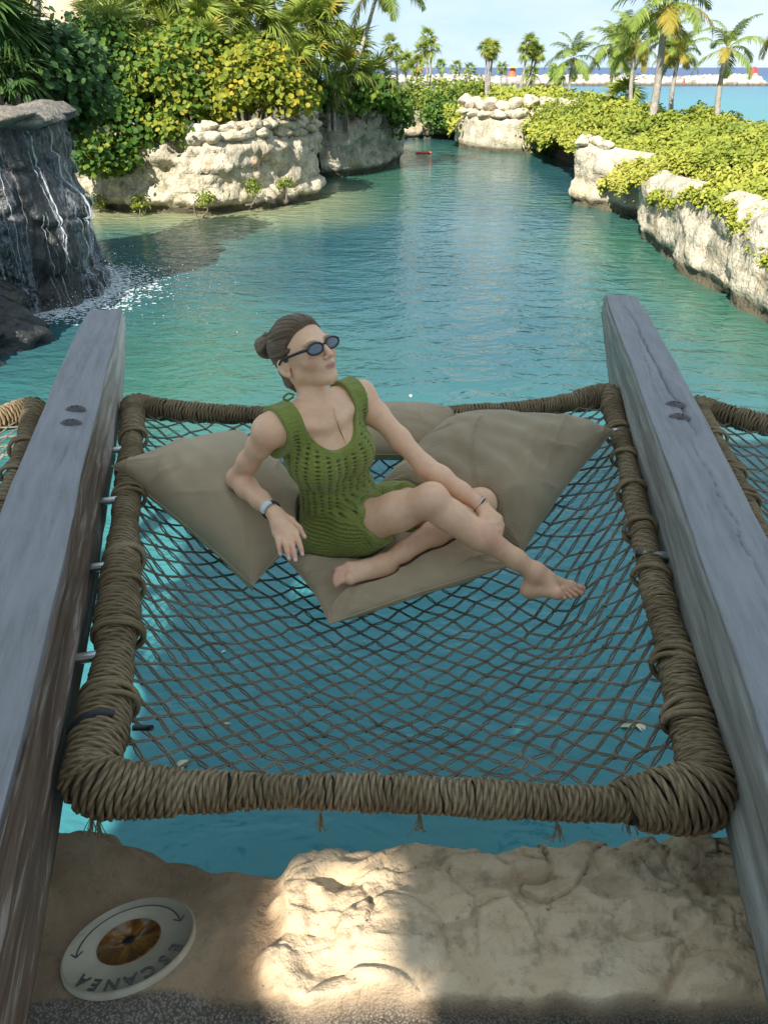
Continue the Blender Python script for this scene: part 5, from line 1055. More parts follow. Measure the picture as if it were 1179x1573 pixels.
HR = np.array(Matrix.Rotation(yaw, 3, 'Z') @ Matrix.Rotation(pit, 3, 'X') @ Matrix.Rotation(rol, 3, 'Y')); HC = at_d(465.2, 541.5, 2.12); HS = 1.0; ZS = .90; HSV = np.array([1., 1., ZS]) * HS
def hp(x, y, z): return HC + HR @ (np.array([x, y, z], float) * HSV)
def hell(G, c, r, k, A=None, sub=False): G.add(*ell(hp(*c), np.array(r) * HSV, HR if A is None else HR @ A), k=k, sub=sub)
def torso(G, off=0., k=.045):
    mid = J['chest']; E = lambda c, r, A: G.add(*ell(c, np.array(r) + off, A), k=k)
    E(mid + UPT * .005, (.128, .088, .135), TA); E(J['waist'] - FWT * .005, (.112, .084, .11), TA)
    E(J['pelvis'] + np.array([0, 0, .01]), (.150, .112, .105), PA); E(J['pelvis'] - PF * .05 + np.array([0, 0, -.02]), (.145, .085, .085), PA)
    E((J['waist'] + J['pelvis']) / 2 + FWT * .005, (.124, .092, .10), TA)
    for s in (-1, 1): E(mid + LAT * .062 * s + FWT * .058 - UPT * .012, (.056, .052, .056), TA)
    G.add(*seg(J['shR'] * .86 + J['shL'] * .14 + UPT * .012, J['shL'] * .86 + J['shR'] * .14 + UPT * .012, .046 + off, .046 + off), k=k)
    E(J['neck'] - UPT * .05 - FWT * .03, (.10, .055, .08), TA)
def thighs(G, off=0., k=.03, f=1.0):
    for hp_, kn in ((hipR, J['knR']), (hipL, J['knL'])):
        q = lambda t_: hp_ + (kn - hp_) * t_
        chain(G, [q(0), q(.35), q(.7), q(1.)], [.082 + off, .071 + off, .0565 + off, .0455 + off], k)
B = Grid((-.60, 1.55, -.34), (.62, 2.30, .72), .003)
torso(B)
for s, sh in ((-1, J['shR']), (1, J['shL'])): B.add(*seg(J['neck'] - UPT * .01, sh + UPT * .018, .034, .034), k=.04)
# neck
nt_ = hp(0, -.034, -.050); chain(B, [J['neck'] - UPT * .05 + FWT * -.01, J['neck'] + (nt_ - J['neck']) * .35, nt_], [.050, .0375, .0365], .022)
for s in (-1, 1): B.add(*seg(hp(s * .042, -.03, -.05), J['neck'] + LAT * .018 * s + FWT * .042 - UPT * .02, .011, .010), k=.03)          # neck tendons
for s in (-1, 1): B.add(*seg(J['neck'] + LAT * .022 * s + FWT * .05 - UPT * .028, J['neck'] + LAT * .12 * s + FWT * .022 + UPT * .0, .006, .007), k=.03)   # collarbones
# arms
for sh, el, wr in ((J['shR'], J['elR'], J['wrR']), (J['shL'], J['elL'], J['wrL'])):
    q = lambda a, b, t_: a + (b - a) * t_
    chain(B, [sh, q(sh, el, .25), q(sh, el, .6), el], [.0375, .0345, .0315, .0285], .02, .045)
    chain(B, [el, q(el, wr, .28), q(el, wr, .65), wr], [.0315, .0330, .0275, .0215], .018)
# legs
thighs(B)
for kn, an, cv in ((J['knR'], J['anR'], np.array([.0, .02, -.9])), (J['knL'], J['anL'], np.array([.2, .3, -.9]))):
    q = lambda t_: kn + (an - kn) * t_; ax = unit(an - kn); cv = unit(cv - ax * (cv @ ax))
    chain(B, [kn, q(.2), q(.5), q(.8), an], [.0450, .0415, .0375, .0290, .0270], .02, .03); B.add(*seg(q(.16) + cv * .013, q(.46) + cv * .013, .0375, .032), k=.03)
    B.add(*ell(kn - cv * .018, (.034, .034, .034)), k=.03)
# ---- hands
def hand(wr, kn4, tips4, thumb, palm_r=.0125, fr=.0082, mids=None):
    kn4 = [at_d(*p_) for p_ in kn4]; tips4 = [at_d(*p_) for p_ in tips4]
    for i, (k_, t_) in enumerate(zip(kn4, tips4)):
        B.add(*seg(wr + (k_ - wr) * .05, k_, .0165, palm_r), k=.012)
        m = (k_ + t_) / 2 + np.array(mids if mids is not None else (0, 0, .010)); m2 = m * .42 + t_ * .58 + np.array([0, 0, .002])
        chain(B, [k_, m, m2, t_], [fr * 1.08, fr, fr * .9, fr * .72], .003, .008)
    B.add(*seg((wr + kn4[1]) / 2, (wr + kn4[2]) / 2 + (kn4[2] - wr) * .25, .0175, .015), k=.012)
    th = [at_d(*p_) for p_ in thumb]; chain(B, [wr * .7 + th[0] * .3, *th], [.016, .0125, .0098, .0078][:len(th) + 1], .006, .014)
    return tips4 + [th[-1]]
tipR = hand(J['wrR'], [(424.5, 819, 2.10), (434, 823, 2.085), (444, 823, 2.078), (453, 818, 2.082)], [(431, 852, 2.055), (444, 859, 2.035), (454, 861, 2.03), (464.5, 852, 2.045)], [(446, 800, 2.13), (459, 812, 2.125), (467, 825, 2.11)])
tipL = hand(J['wrL'], [(752, 806, 2.205), (758, 804, 2.215), (763, 801, 2.228), (765, 796, 2.245)], [(753, 826, 2.185), (759, 832, 2.19), (766, 830, 2.205), (769, 821, 2.225)], [(742, 795, 2.215), (744, 808, 2.195), (747, 818, 2.185)], mids=(.006, 0, .004))
# ---- feet
def foot(an, heel, b1, b5, tips, k=.018):
    heel, b1, b5 = (at_d(*p_) for p_ in (heel, b1, b5)); tips = [at_d(*p_) for p_ in tips]
    B.add(*seg(an, heel, .029, .025), k=k); mid = (b1 + b5) / 2; ins = an * .62 + mid * .38
    chain(B, [an, ins, b1], [.028, .024, .0165], k, .02); B.add(*seg(ins, b5, .021, .013), k=k); B.add(*seg(heel, b1, .021, .015), k=.02); B.add(*seg(heel, b5, .021, .013), k=.02); B.add(*seg(b1, b5, .015, .0125), k=.012)
    for i, t_ in enumerate(tips):
        r0 = b1 + (b5 - b1) * (i / 4) ; rr = (.0122, .0088, .0082, .0078, .0076)[i]; m = r0 * .42 + t_ * .58 + np.array([0, 0, .004]); chain(B, [r0, m, t_], [rr * .95, rr * .92, rr], .003, .006)
    return tips
toR = foot(J['anR'], (813, 905, 2.262), (876, 902, 2.285), (856, 912.5, 2.215), [(899.5, 907, 2.292), (892, 911.5, 2.262), (883.5, 915, 2.24), (875, 917.5, 2.222), (866, 918.5, 2.206)])
toL = foot(J['anL'], (596, 872, 2.30), (536, 873, 2.225), (537, 889, 2.195), [(519, 876.5, 2.20), (515.5, 884, 2.19), (514, 889.5, 2.186), (514, 894.5, 2.184), (516, 898.5, 2.184)])
# ---- head
hell(B, (0, -.014, .030), (.0725, .090, .083), .02); hell(B, (0, .030, -.012), (.0605, .0600, .062), .03); hell(B, (0, .044, -.060), (.0405, .0440, .047), .028)
hell(B, (0, .074, -.0925), (.018, .0165, .0165), .022)
for s in (-1, 1):
    hell(B, (s * .046, .008, -.062), (.013, .022, .018), .03); hell(B, (s * .036, .060, -.030), (.022, .020, .020), .022)
    B.add(*seg(hp(s * .043, .008, -.062), hp(s * .010, .072, -.096), .011 * HS, .011 * HS), k=.026)
    hell(B, (s * .028, .078, .024), (.022, .012, .009), .014); hell(B, (s * .031, .100, .004), (.019, .014, .011), .012, sub=True); hell(B, (s * .031, .0765, .003), (.0135, .0125, .0125), .004)
B.add(*seg(hp(0, .090, .014), hp(0, .1095, -.026), .0075 * HS, .0095 * HS), k=.012); hell(B, (0, .1125, -.029), (.0095, .0085, .0080), .006)
for s in (-1, 1): hell(B, (s * .0105, .1015, -.033), (.0070, .0085, .0062), .006); hell(B, (s * .0062, .1065, -.0395), (.0032, .0045, .0025), .002, sub=True)
hell(B, (0, .0855, -.060), (.022, .010, .016), .016)
hell(B, (0, .0925, -.0570), (.0195, .0060, .0036), .005); hell(B, (0, .0915, -.0650), (.0160, .0062, .0043), .005)
hell(B, (0, .1015, -.0613), (.0245, .0075, .0011), .002, sub=True)
for s in (-1, 1):                                                                  # ears
    EA = np.array(Matrix.Rotation(R(-14) * -1, 3, 'X') @ Matrix.Rotation(R(24 * s), 3, 'Z'))
    hell(B, (s * .0745, -.014, -.024), (.0075, .0180, .0310), .006, EA); hell(B, (s * .0815, -.012, -.020), (.0058, .0105, .0195), .004, EA, sub=True)
    hell(B, (s * .0770, -.004, -.026), (.0045, .0045, .0075), .004); hell(B, (s * .0735, -.004, -.050), (.0055, .0085, .0085), .005)
V, F = B.mesh()
print('body', len(V), len(F))
def near(P, r): 
    d = np.full(len(V), 9.)
    for p_ in P: d = np.minimum(d, np.linalg.norm(V - p_, axis=1))
    return sstep(r, r * .6, d)
hl = ((V - HC) @ HR) / HSV                                                          # head-local coordinates
lip = np.maximum(sstep(1.35, .95, np.sqrt((hl[:, 0] / .0185) ** 2 + ((hl[:, 2] + .0570) / .0042) ** 2 + ((hl[:, 1] - .0940) / .013) ** 2)), sstep(1.35, .95, np.sqrt((hl[:, 0] / .0155) ** 2 + ((hl[:, 2] + .0650) / .0048) ** 2 + ((hl[:, 1] - .093) / .013) ** 2)))
brow = sstep(.0019, .0008, np.abs(hl[:, 2] + .0612 - 6 * np.clip(np.abs(hl[:, 0]) - .012, 0, 1) ** 2 * 2)) * (np.abs(hl[:, 0]) < .0235) * (hl[:, 1] > .075) * .8
for s in (-1, 1): brow = np.maximum(brow, sstep(1.2, .7, np.sqrt(((hl[:, 0] - s * .030) / .020) ** 2 + ((hl[:, 2] - .0265 + 7 * (np.abs(hl[:, 0]) - .034) ** 2) / .0042) ** 2 + ((hl[:, 1] - .082) / .02) ** 2)))
blush = np.zeros(len(V))
for s in (-1, 1): blush = np.maximum(blush, np.exp(-(((hl[:, 0] - s * .042) / .02) ** 2 + ((hl[:, 1] - .07) / .03) ** 2 + ((hl[:, 2] + .03) / .02) ** 2)))
blush = np.maximum(blush, np.exp(-((np.linalg.norm(hl - np.array([0, .112, -.03]), axis=1)) / .014) ** 2) * .6)
for p_ in (J['knR'], J['knL'], J['elR'], J['anR']): blush = np.maximum(blush, .45 * np.exp(-(np.linalg.norm(V - p_, axis=1) / .05) ** 2))
blush = np.maximum(blush, .6 * near(toR + toL + tipR + tipL, .04))
nail = near([p_ + np.array([0, -.004, .005]) for p_ in tipR], .0075)
t = NT('skin'); p = t.obj(); n = t.noise(p, 55, 4, .6); n2 = t.noise(p, 9, 3, .5)
c = t.mix(t.mr(n2, .3, .7), (.78, .435, .255), (.83, .50, .31)); c = t.mix(t.math('MULTIPLY', t.attr('blush'), .6), c, (.60, .24, .18)); c = t.mix(t.math('MULTIPLY', t.attr('lip'), .85), c, (.50, .17, .145)); c = t.mix(t.math('MULTIPLY', t.attr('brow'), .6), c, (.11, .06, .035)); c = t.mix(t.math('MULTIPLY', t.attr('nail'), .8), c, (.72, .56, .50))
c = t.mix(t.mr(n, .4, .75, 0, .22), c, (.50, .24, .15)); c = t.mix(t.mr(t.noise(p, 24, 4, .6), .55, .75, 0, .2), c, (.62, .30, .21))
M['skin'] = t.end(t.principled(Base_Color=c, Roughness=.46, Specular_IOR_Level=.42, Subsurface_Weight=.12, Subsurface_Radius=(.9, .35, .2), Subsurface_Scale=.012, Normal=t.bump(t.noise(p, 420, 2, .5), .0006)))
person = empty('person', (J['pelvis'][0], J['pelvis'][1], -.19))
obj('body', V, F, M['skin'], person, attrs={'lip': lip, 'brow': brow, 'blush': blush, 'nail': nail})
def march(u_, v_, G, d0=1.6, d1=3.0, off=0.):
    d = np.arange(d0, d1, .0015); P = CAM + d[:, None] * ray(u_, v_); val = G.sample(P); i = np.argmax(val < off); return P[i]

# ---- dress: the torso grown by a few millimetres, cut open at neck, arms and hem, with crochet columns and holes
D = Grid((-.42, 1.70, -.30), (.22, 2.32, .42), .0028)
torso(D, .008)
for s, sh in ((-1, J['shR']), (1, J['shL'])): D.add(*seg(J['neck'] - UPT * .01, sh + UPT * .018, .034 + .014, .034 + .014), k=.04); D.add(*seg(sh, sh - UPT * .03, .0445 + .010, .047), k=.04)
FT = D.f.copy()
for h_, kn in ((hipR, J['knR']), (hipL, J['knL'])): chain(D, [h_, h_ + (kn - h_) * .3, h_ + (kn - h_) * .62], [.098, .0925, .0800], .03)
sl, (X, Y, Z) = D.block(D.lo, D.lo + (D.n - 1) * D.h, 0)
def co(A, o): return [((X - o[0]) * A[0, k] + (Y - o[1]) * A[1, k] + (Z - o[2]) * A[2, k]).astype(np.float32) for k in range(3)]
a, b, c_ = co(TA, J['neck'])
front = b > -.012; scoop = np.where(front, .102, .070); rw = np.where(c_ < 0, .078 - .0 * c_, .070)
cutA = (np.sqrt((a / .088) ** 2 + (np.minimum(c_ - .012, 0) / scoop) ** 2) - 1) * .07
cutB = (np.sqrt((np.minimum(np.abs(a) - .215, 0) / .074) ** 2 + ((c_ + .025) / .115) ** 2) - 1) * .09
cutB = np.where((np.abs(a) > .215) & (c_ > -.14), -1, cutB); cutB = np.where((np.abs(a) > .145) & (c_ > -.025), np.minimum(cutB, .145 - np.abs(a)), cutB); cutA = np.where((c_ > .012) & (np.abs(a) < .088), -np.float32(.05), cutA)
hem = np.full(D.f.shape, -9., np.float32); hem_e = np.full(D.f.shape, 9., np.float32)
for h0, kn, fr in ((hipR, J['knR'], .50), (hipL, J['knL'], .50)):
    ax = unit(kn - h0); m = h0 + (kn - h0) * fr; dd = (X - m[0]) * ax[0] + (Y - m[1]) * ax[1] + (Z - m[2]) * ax[2] + .006 * np.sin(60 * (Z + Y)); ds = np.sqrt((X - h0[0] - 0) ** 2 + (Y - h0[1]) ** 2 + (Z - h0[2]) ** 2)
    px_, py_, pz_ = X - h0[0], Y - h0[1], Z - h0[2]; al_ = px_ * ax[0] + py_ * ax[1] + pz_ * ax[2]; rad2 = np.sqrt(np.maximum(px_ ** 2 + py_ ** 2 + pz_ ** 2 - al_ ** 2, 0))
    hem = np.maximum(hem, np.minimum(dd, FT - .011)); hem_e = np.minimum(hem_e, np.where(FT > .006, np.abs(dd), 9.))
edge_d = np.minimum(np.minimum(np.abs(cutA), np.abs(cutB)), hem_e)
# crochet relief
th = np.arctan2(b + .01, a) ; uu = th * .125; vv = c_
band = sstep(-.31, -.335, vv - .12 * (X * PF[0] + Y * PF[1] - (J['pelvis'] @ PF)))          # the skirt has a plainer stitch in rows
col_p = np.abs((uu / .030) % 1 - .5); row_p = (vv / .0125 + .5 * np.floor(uu / .030)) % 1
hole = sstep(.20, .12, col_p) * sstep(.30, .16, np.abs(row_p - .5)); rib = .5 + .5 * np.cos(2 * np.pi * uu / .030)
us = (X * PL[0] + Y * PL[1]); vs_ = Z * 1.0
row2 = np.abs(((vs_ - .35 * us) / .0115) % 1 - .5); hole2 = sstep(.28, .14, row2) * sstep(.30, .16, np.abs(((uu * 1.4) / .0085 + .5 * np.floor((vs_ - .35 * us) / .0115)) % 1 - .5))
rel = (1 - band) * (.0062 * hole * sstep(.0, -.04, c_) - .0022 * rib - .0010 * np.cos(2 * np.pi * row_p)) + band * (.0050 * hole2 - .0014 * np.cos(2 * np.pi * ((vs_ - .35 * us) / .0115)))
trim = sstep(.016, .011, edge_d); rel = rel * (1 - trim) + trim * (-.0022 + .0012 * np.cos(edge_d * 1400))
fold = .004 * np.sin((c_ + .12 * a) * 130 + 2) * np.exp(-((c_ + .245) / .05) ** 2) * sstep(-.02, .05, b)
D.f = np.maximum(np.maximum(np.maximum(D.f + rel + fold, -cutA), -cutB), hem).astype(np.float32)
V, F = D.mesh(); print('dress', len(V))
cr_ = ((V - J['neck']) @ TA); thv = np.arctan2(cr_[:, 1] + .01, cr_[:, 0])
t = NT('green_crochet'); p = t.obj(); n = t.noise(p, 260, 3, .6); n2 = t.noise(p, 14, 3); wv = t.noise(p, 900, 2)
c = t.mix(t.mr(n, .3, .7), (.165, .19, .030), (.27, .29, .058)); c = t.mix(t.mr(n2, .35, .7, 0, .35), c, (.27, .28, .07)); c = t.mix(t.math('MULTIPLY', t.attr('hole'), .7), c, (.05, .06, .014))  # holes also darkened in colour, painting in their inner shadow
M['dress'] = t.end(t.principled(Base_Color=c, Roughness=.9, Specular_IOR_Level=.15, Sheen_Weight=.25, Sheen_Roughness=.5, Normal=t.bump(t.math('ADD', n, t.math('MULTIPLY', wv, .5)), .0022)))
gi = np.clip(np.round((V - D.lo) / D.h).astype(int), 0, D.n - 1); hv = ((1 - band) * hole * sstep(.0, -.04, c_) + band * hole2) * (1 - trim); hv = np.broadcast_to(hv, D.f.shape)[tuple(gi.T)]
obj('dress', V, F, M['dress'], person, attrs={'hole': hv})
# loose fringe along the hem of the near thigh
ax = unit(J['knR'] - hipR); m = hipR + (J['knR'] - hipR) * .50; n1 = unit(np.cross(ax, [0, 0, 1])); n2v = np.cross(n1, ax); mb = MB(); rr = np.random.default_rng(6)
for q in np.linspace(0, 2 * np.pi, 150):
    q += rr.normal(0, .03); dr_ = n1 * math.cos(q) + n2v * math.sin(q); st_ = m + dr_ * .0850 - ax * .004; e = st_ + ax * rr.uniform(.004, .013) + dr_ * rr.uniform(-.004, .004) + np.array([0, 0, -rr.uniform(0, .006)])
    v, f = tube(np.array([st_, (st_ + e) / 2 + rr.normal(0, .002, 3), e]), .0012, 4); mb.add(v, f)
mb.build('hem_fringe', M['dress'], person, attrs={'hole': np.zeros(mb.n)})

# ---- hair
HX = np.array([0., -.118, .050])                                                     # bun centre, head-local
Hg = Grid(HC - .20, HC + .20, .003)
sl, (X, Y, Z) = Hg.block(Hg.lo, Hg.lo + (Hg.n - 1) * Hg.h, 0)
lx, ly, lz = [v_ / s_ for v_, s_ in zip(co(HR, HC), HSV)]
def le(c, r): 
    q = [(lx - c[0]) / r[0], (ly - c[1]) / r[1], (lz - c[2]) / r[2]]; k0 = np.sqrt(q[0] ** 2 + q[1] ** 2 + q[2] ** 2); k1 = np.sqrt((q[0] / r[0]) ** 2 + (q[1] / r[1]) ** 2 + (q[2] / r[2]) ** 2) + 1e-9; return k0 * (k0 - 1) / k1
def smin(a, b, k): e = np.clip(k - np.abs(a - b), 0, None); return np.minimum(a, b) - e * e / (4 * k)
cap = smin(le((0, -.016, .030), (.0775, .094, .0865)), le((.010, .010, .080), (.052, .055, .034)), .03)
nape = smin(le((0, -.066, -.045), (.048, .034, .058)), le((0, -.058, -.090), (.036, .026, .030)), .03); cap = smin(cap, nape, .03)
yb = np.interp(lz, [-.13, -.08, -.045, -.03, -.005, .02, .05, .08, .10, .125], [-.03, -.035, -.036, -.022, .012, .030, .050, .064, .069, .066]) - 1.5 * np.clip(np.abs(lx) - .03, 0, 1) ** 2 * 0
hairl = ly - yb + .30 * np.clip(np.abs(lx) - .02, 0, 1) * (lz > .03)
ph = np.arctan2(lx - HX[0], lz - HX[2] + .0); rd = np.sqrt((lx - HX[0]) ** 2 + (lz - HX[2]) ** 2)
wav = noise3(np.stack(np.broadcast_arrays(ph * 2.2, ly * 9, rd * 9), -1).reshape(-1, 3), 4).reshape(np.broadcast(ph, ly, rd).shape)
groove = .0016 * np.sin(ph * 34 + wav * 5 + ly * 30) + .0011 * np.sin(ph * 71 + wav * 9) + .0020 * np.sin(ph * 11 + wav * 4)
capd = np.maximum(cap + groove, hairl * .8)
bd = le((0.006, -.138, .052), (.040, .033, .042)); an_ = np.arctan2(lz - .052, lx - .006); rb_ = np.sqrt((lz - .052) ** 2 + (lx - .006) ** 2)
bd = bd + .0030 * np.sin(an_ * 3 + rb_ * 260 + ly * 90) + .0012 * np.sin(an_ * 9 + rb_ * 700 + ly * 220)
Hg.f = smin(capd, bd, .010).astype(np.float32)
V, F = Hg.mesh(); hl2 = ((V - HC) @ HR) / HSV
ph2 = np.arctan2(hl2[:, 0] - HX[0], hl2[:, 2] - HX[2]); isb = sstep(-.100, -.112, hl2[:, 1]) * (hl2[:, 2] > -.01)
an2 = np.arctan2(hl2[:, 2] - .052, hl2[:, 0] - .006); rb2 = np.hypot(hl2[:, 2] - .052, hl2[:, 0] - .006)
flow = (1 - isb) * ph2 * 6 + isb * (an2 * .9 + rb2 * 75)
t = NT('brown_hair'); fl_ = t.attr('flow'); dp = t.attr('dep')
n = t.noise(t.n('CombineXYZ', {0: t.math('MULTIPLY', fl_, 3.), 1: t.math('MULTIPLY', dp, 6.), 2: 0.}), 5, 5, .65)
c = t.ramp(n, [(.28, (.045, .025, .013)), (.46, (.125, .070, .036)), (.60, (.26, .160, .085)), (.75, (.46, .31, .18))])
M['hair'] = t.end(t.principled(Base_Color=c, Roughness=.36, Specular_IOR_Level=.5, Normal=t.bump(n, .004)))
hair = obj('hair', V, F, M['hair'], person, attrs={'flow': flow, 'dep': hl2[:, 1] * 4})
mb = MB(); rr = np.random.default_rng(12); fa = []
for k in range(1300):                                                                # loose strands swept from the hairline to the bun
    s = rr.uniform(-1, 1); z0 = rr.uniform(-.02, .115); y0 = float(np.interp(z0, [-.02, .02, .05, .08, .10, .125], [.010, .030, .048, .060, .064, .060])) - .3 * 0
    ang0 = rr.uniform(-2.2, 2.2); rad0 = .08
    p0 = np.array([math.sin(ang0) * .072, 0, .03 + math.cos(ang0) * .080]); p0[1] = float(np.interp(p0[2], [-.05, -.02, .02, .05, .08, .10, .125], [-.03, .008, .028, .045, .058, .062, .060])) - .012
    P = []
    for q in np.linspace(0, 1, 9):
        x_ = p0 * (1 - q) + np.array([HX[0], -.100, HX[2]]) * q; dirv = x_ - np.array([0, -.016, .032]); rr_e = np.array([.0775, .094, .0865]); kk = np.linalg.norm(dirv / rr_e); x_ = np.array([0, -.016, .032]) + dirv / max(kk, .3) * (1.0 + .012 + rr.normal(0, .004)); 
        if q > .85: x_ = x_ * .6 + np.array([HX[0], -.112, HX[2]]) * .4
        P.append(hp(*x_))
    v, f = tube(spline(P, 16), rr.uniform(.0004, .0009), 3); mb.add(v, f); fa.append(np.full(len(v), rr.uniform(-8, 8)))
for k in range(26):                                                                 # flyaway hairs at nape, crown and temple
    ang0 = rr.uniform(-2.8, 2.8); b0 = np.array([math.sin(ang0) * .076, rr.uniform(-.09, .05), .03 + math.cos(ang0) * .088]); e = b0 * 1.0 + np.array([rr.normal(0, .012), -rr.uniform(.01, .05), rr.normal(0, .012)]) + (b0 - np.array([0, -.016, .03])) * rr.uniform(.02, .09)
    v, f = tube(spline([hp(*b0), hp(*((b0 + e) / 2 + rr.normal(0, .006, 3))), hp(*e)], 8), .0003, 3); mb.add(v, f); fa.append(np.full(len(v), rr.uniform(-8, 8)))
hs_ = mb.build('hair_strands', M['hair'], person, attrs={'flow': np.concatenate(fa), 'dep': np.zeros(mb.n)})

hs_.parent = hair
# ---- sunglasses
M['frame'] = m_plain('black_acetate', (.012, .012, .016), .22, .1, 20, 0, 0, .5)
t = NT('tinted_lens'); M['lens'] = t.end(t.principled(Base_Color=(.035, .050, .085), Roughness=.06, IOR=1.5, Specular_IOR_Level=.9, Coat_Weight=.6, Coat_Roughness=.03))
gl = MB(); a = np.linspace(0, 2 * np.pi, 37); fr_parts = []
for s in (-1, 1):
    cx_, cy_, cz_ = s * .0335, .1015, .003; wrp = .30
    P = np.array([hp(cx_ + .0265 * math.cos(q), cy_ - wrp * abs(cx_ + .0265 * math.cos(q)) * .35 * 1.0 - 0, cz_ + .0168 * math.sin(q) * (1 - .10 * math.cos(q) * s)) for q in a])
    v, f = tube(P, .0031 * HS, 8, False); fr_parts.append((v, f))
    ring = P[:-1]; cen = ring.mean(0) + HR[:, 1] * .0022; m_ = (ring + cen) / 2 + HR[:, 1] * .0012; V = np.concatenate([ring, m_, [cen]]); k = np.arange(36); k2 = (k + 1) % 36
    obj('lens', V, [np.stack([k, k2, 36 + k2, 36 + k], 1), np.stack([36 + k, 36 + k2, np.full(36, 72)], 1)], M['lens'], person)
    for pts, r0 in (([(s * .060, .0935, .008), (s * .068, .078, .009), (s * .0745, .03, .006), (s * .0790, -.006, .001), (s * .0785, -.024, -.012)], .0036),):
        v, f = tube(spline([hp(*q) for q in pts], 24), np.linspace(r0 * 1.25, r0 * .8, 24) * HS, 8); fr_parts.append((v, f))
v, f = tube(spline([hp(-.0085, .1010, .007), hp(0, .1055, .010), hp(.0085, .1010, .007)], 8), .0028, 8); fr_parts.append((v, f))
for v, f in fr_parts: gl.add(v, f)
sg_ = gl.build('sunglasses', M['frame'], person)
for o_ in list(person.children):
    if o_.name.startswith('lens'): o_.parent = sg_

# ---- watch, bracelets, necklace, bikini tie
def ring_on(c, ax, r, tube_r, flat=1.0, n=40, e=(1, 1)):
    ax = unit(ax); x_ = unit(np.cross(ax, [0, 0, 1.])); y_ = np.cross(x_, ax); q = np.linspace(0, 2 * np.pi, n + 1)
    P = c + r * (e[0] * np.cos(q)[:, None] * x_ + e[1] * np.sin(q)[:, None] * y_); T = np.gradient(P, axis=0); T /= np.linalg.norm(T, axis=1)[:, None]; out = P - c; out /= np.linalg.norm(out, axis=1)[:, None]
    m = 8; aa = np.arange(m) * 2 * np.pi / m; V = P[:, None] + tube_r * (np.cos(aa)[None, :, None] * out[:, None] + flat * np.sin(aa)[None, :, None] * ax); return V.reshape(-1, 3), grid_faces(n + 1, m, wrap_v=True)
fa_ = J['wrR'] - J['elR']; wc = J['elR'] + fa_ * .93
M['strap'] = m_plain('black_strap', (.018, .018, .020), .5, .2, 40); M['watch'] = m_plain('white_watch', (.62, .66, .64), .3, .05, 20); M['gold'] = m_plain('gold', (.75, .50, .25), .25, .1, 40, 0, 1.0); M['silver'] = m_plain('silver', (.62, .60, .58), .22, .1, 40, 0, 1.0)
v, f = ring_on(wc, fa_, .0272, .0022, 4.2); wt = obj('watch_strap', v, f, M['strap'], person)
ax = unit(fa_); vw = unit(CAM - wc); outd = unit(vw + np.array([-.55, 0, .35])); outd = unit(outd - ax * (outd @ ax)); sd = np.cross(ax, outd); V = []
nu_, nv_ = 9, 7
for i in range(nu_):
    for j in range(nv_):
        q = (i / (nu_ - 1) - .5) * 1.5; w_ = (j / (nv_ - 1) - .5) * .021; bev = 1 - .10 * (abs(j / 3 - 1) ** 6) - .08 * (abs(i / 4 - 1) ** 6); V.append(wc + (outd * math.cos(q) + sd * math.sin(q)) * (.0332 * bev) + ax * w_)
Vi = [wc + (p_ - wc - ax * ((p_ - wc) @ ax)) * .86 + ax * ((p_ - wc) @ ax) for p_ in V]; Fq = grid_faces(nu_, nv_); bd_ = [(i * nv_, (i + 1) * nv_) for i in range(nu_ - 1)] + [((nu_ - 1) * nv_ + j, (nu_ - 1) * nv_ + j + 1) for j in range(nv_ - 1)] + [((i + 1) * nv_ + nv_ - 1, i * nv_ + nv_ - 1) for i in range(nu_ - 2, -1, -1)] + [(j + 1, j) for j in range(nv_ - 2, -1, -1)]; N_ = nu_ * nv_
wcs_ = obj('watch_case', np.array(V + Vi), [Fq, np.array([[a_, b_, b_ + N_, a_ + N_] for a_, b_ in bd_])], M['watch'], person)
wcs_.parent = wt
fa_ = J['wrL'] - J['elL']
for q, m_, dx in ((.955, 'silver', .06), (.985, 'strap', -.05), (1.01, 'gold', .02)):
    v, f = ring_on(J['elL'] + fa_ * q, fa_ + np.array([dx, dx, 0]) * .4, .0262, .0017, 1.2); obj('bracelet', v, f, M[m_], person)
P = [march(u_, v_, B) - ray(u_, v_) * .0015 for u_, v_ in [(512, 628), (517, 645), (521, 658), (526, 670), (530, 680), (531, 687)]]
v, f = tube(spline(P, 40), np.where(np.arange(40) % 2, .0010, .0016), 5); obj('necklace', v, f, M['gold'], person)
M['tie'] = m_plain('olive_tie', (.14, .15, .03), .8, .2, 60)
P = [march(u_, v_, B) - ray(u_, v_) * .004 for u_, v_ in [(452, 607), (456, 618), (461, 628), (466, 636), (471, 643)]]; mb = MB()
q = P[0]; v, f = tube(spline([q, q + np.array([-.012, 0, .004]), q + np.array([-.024, 0, -.006]), q + np.array([-.016, 0, -.012]), q + np.array([-.002, 0, -.004])], 20), .0024, 6); mb.add(v, f)
mb.build('bikini_tie', M['tie'], person)
tag(person, 'person in an olive green crochet dress and oval sunglasses, reclining barefoot on cushions', 'person')

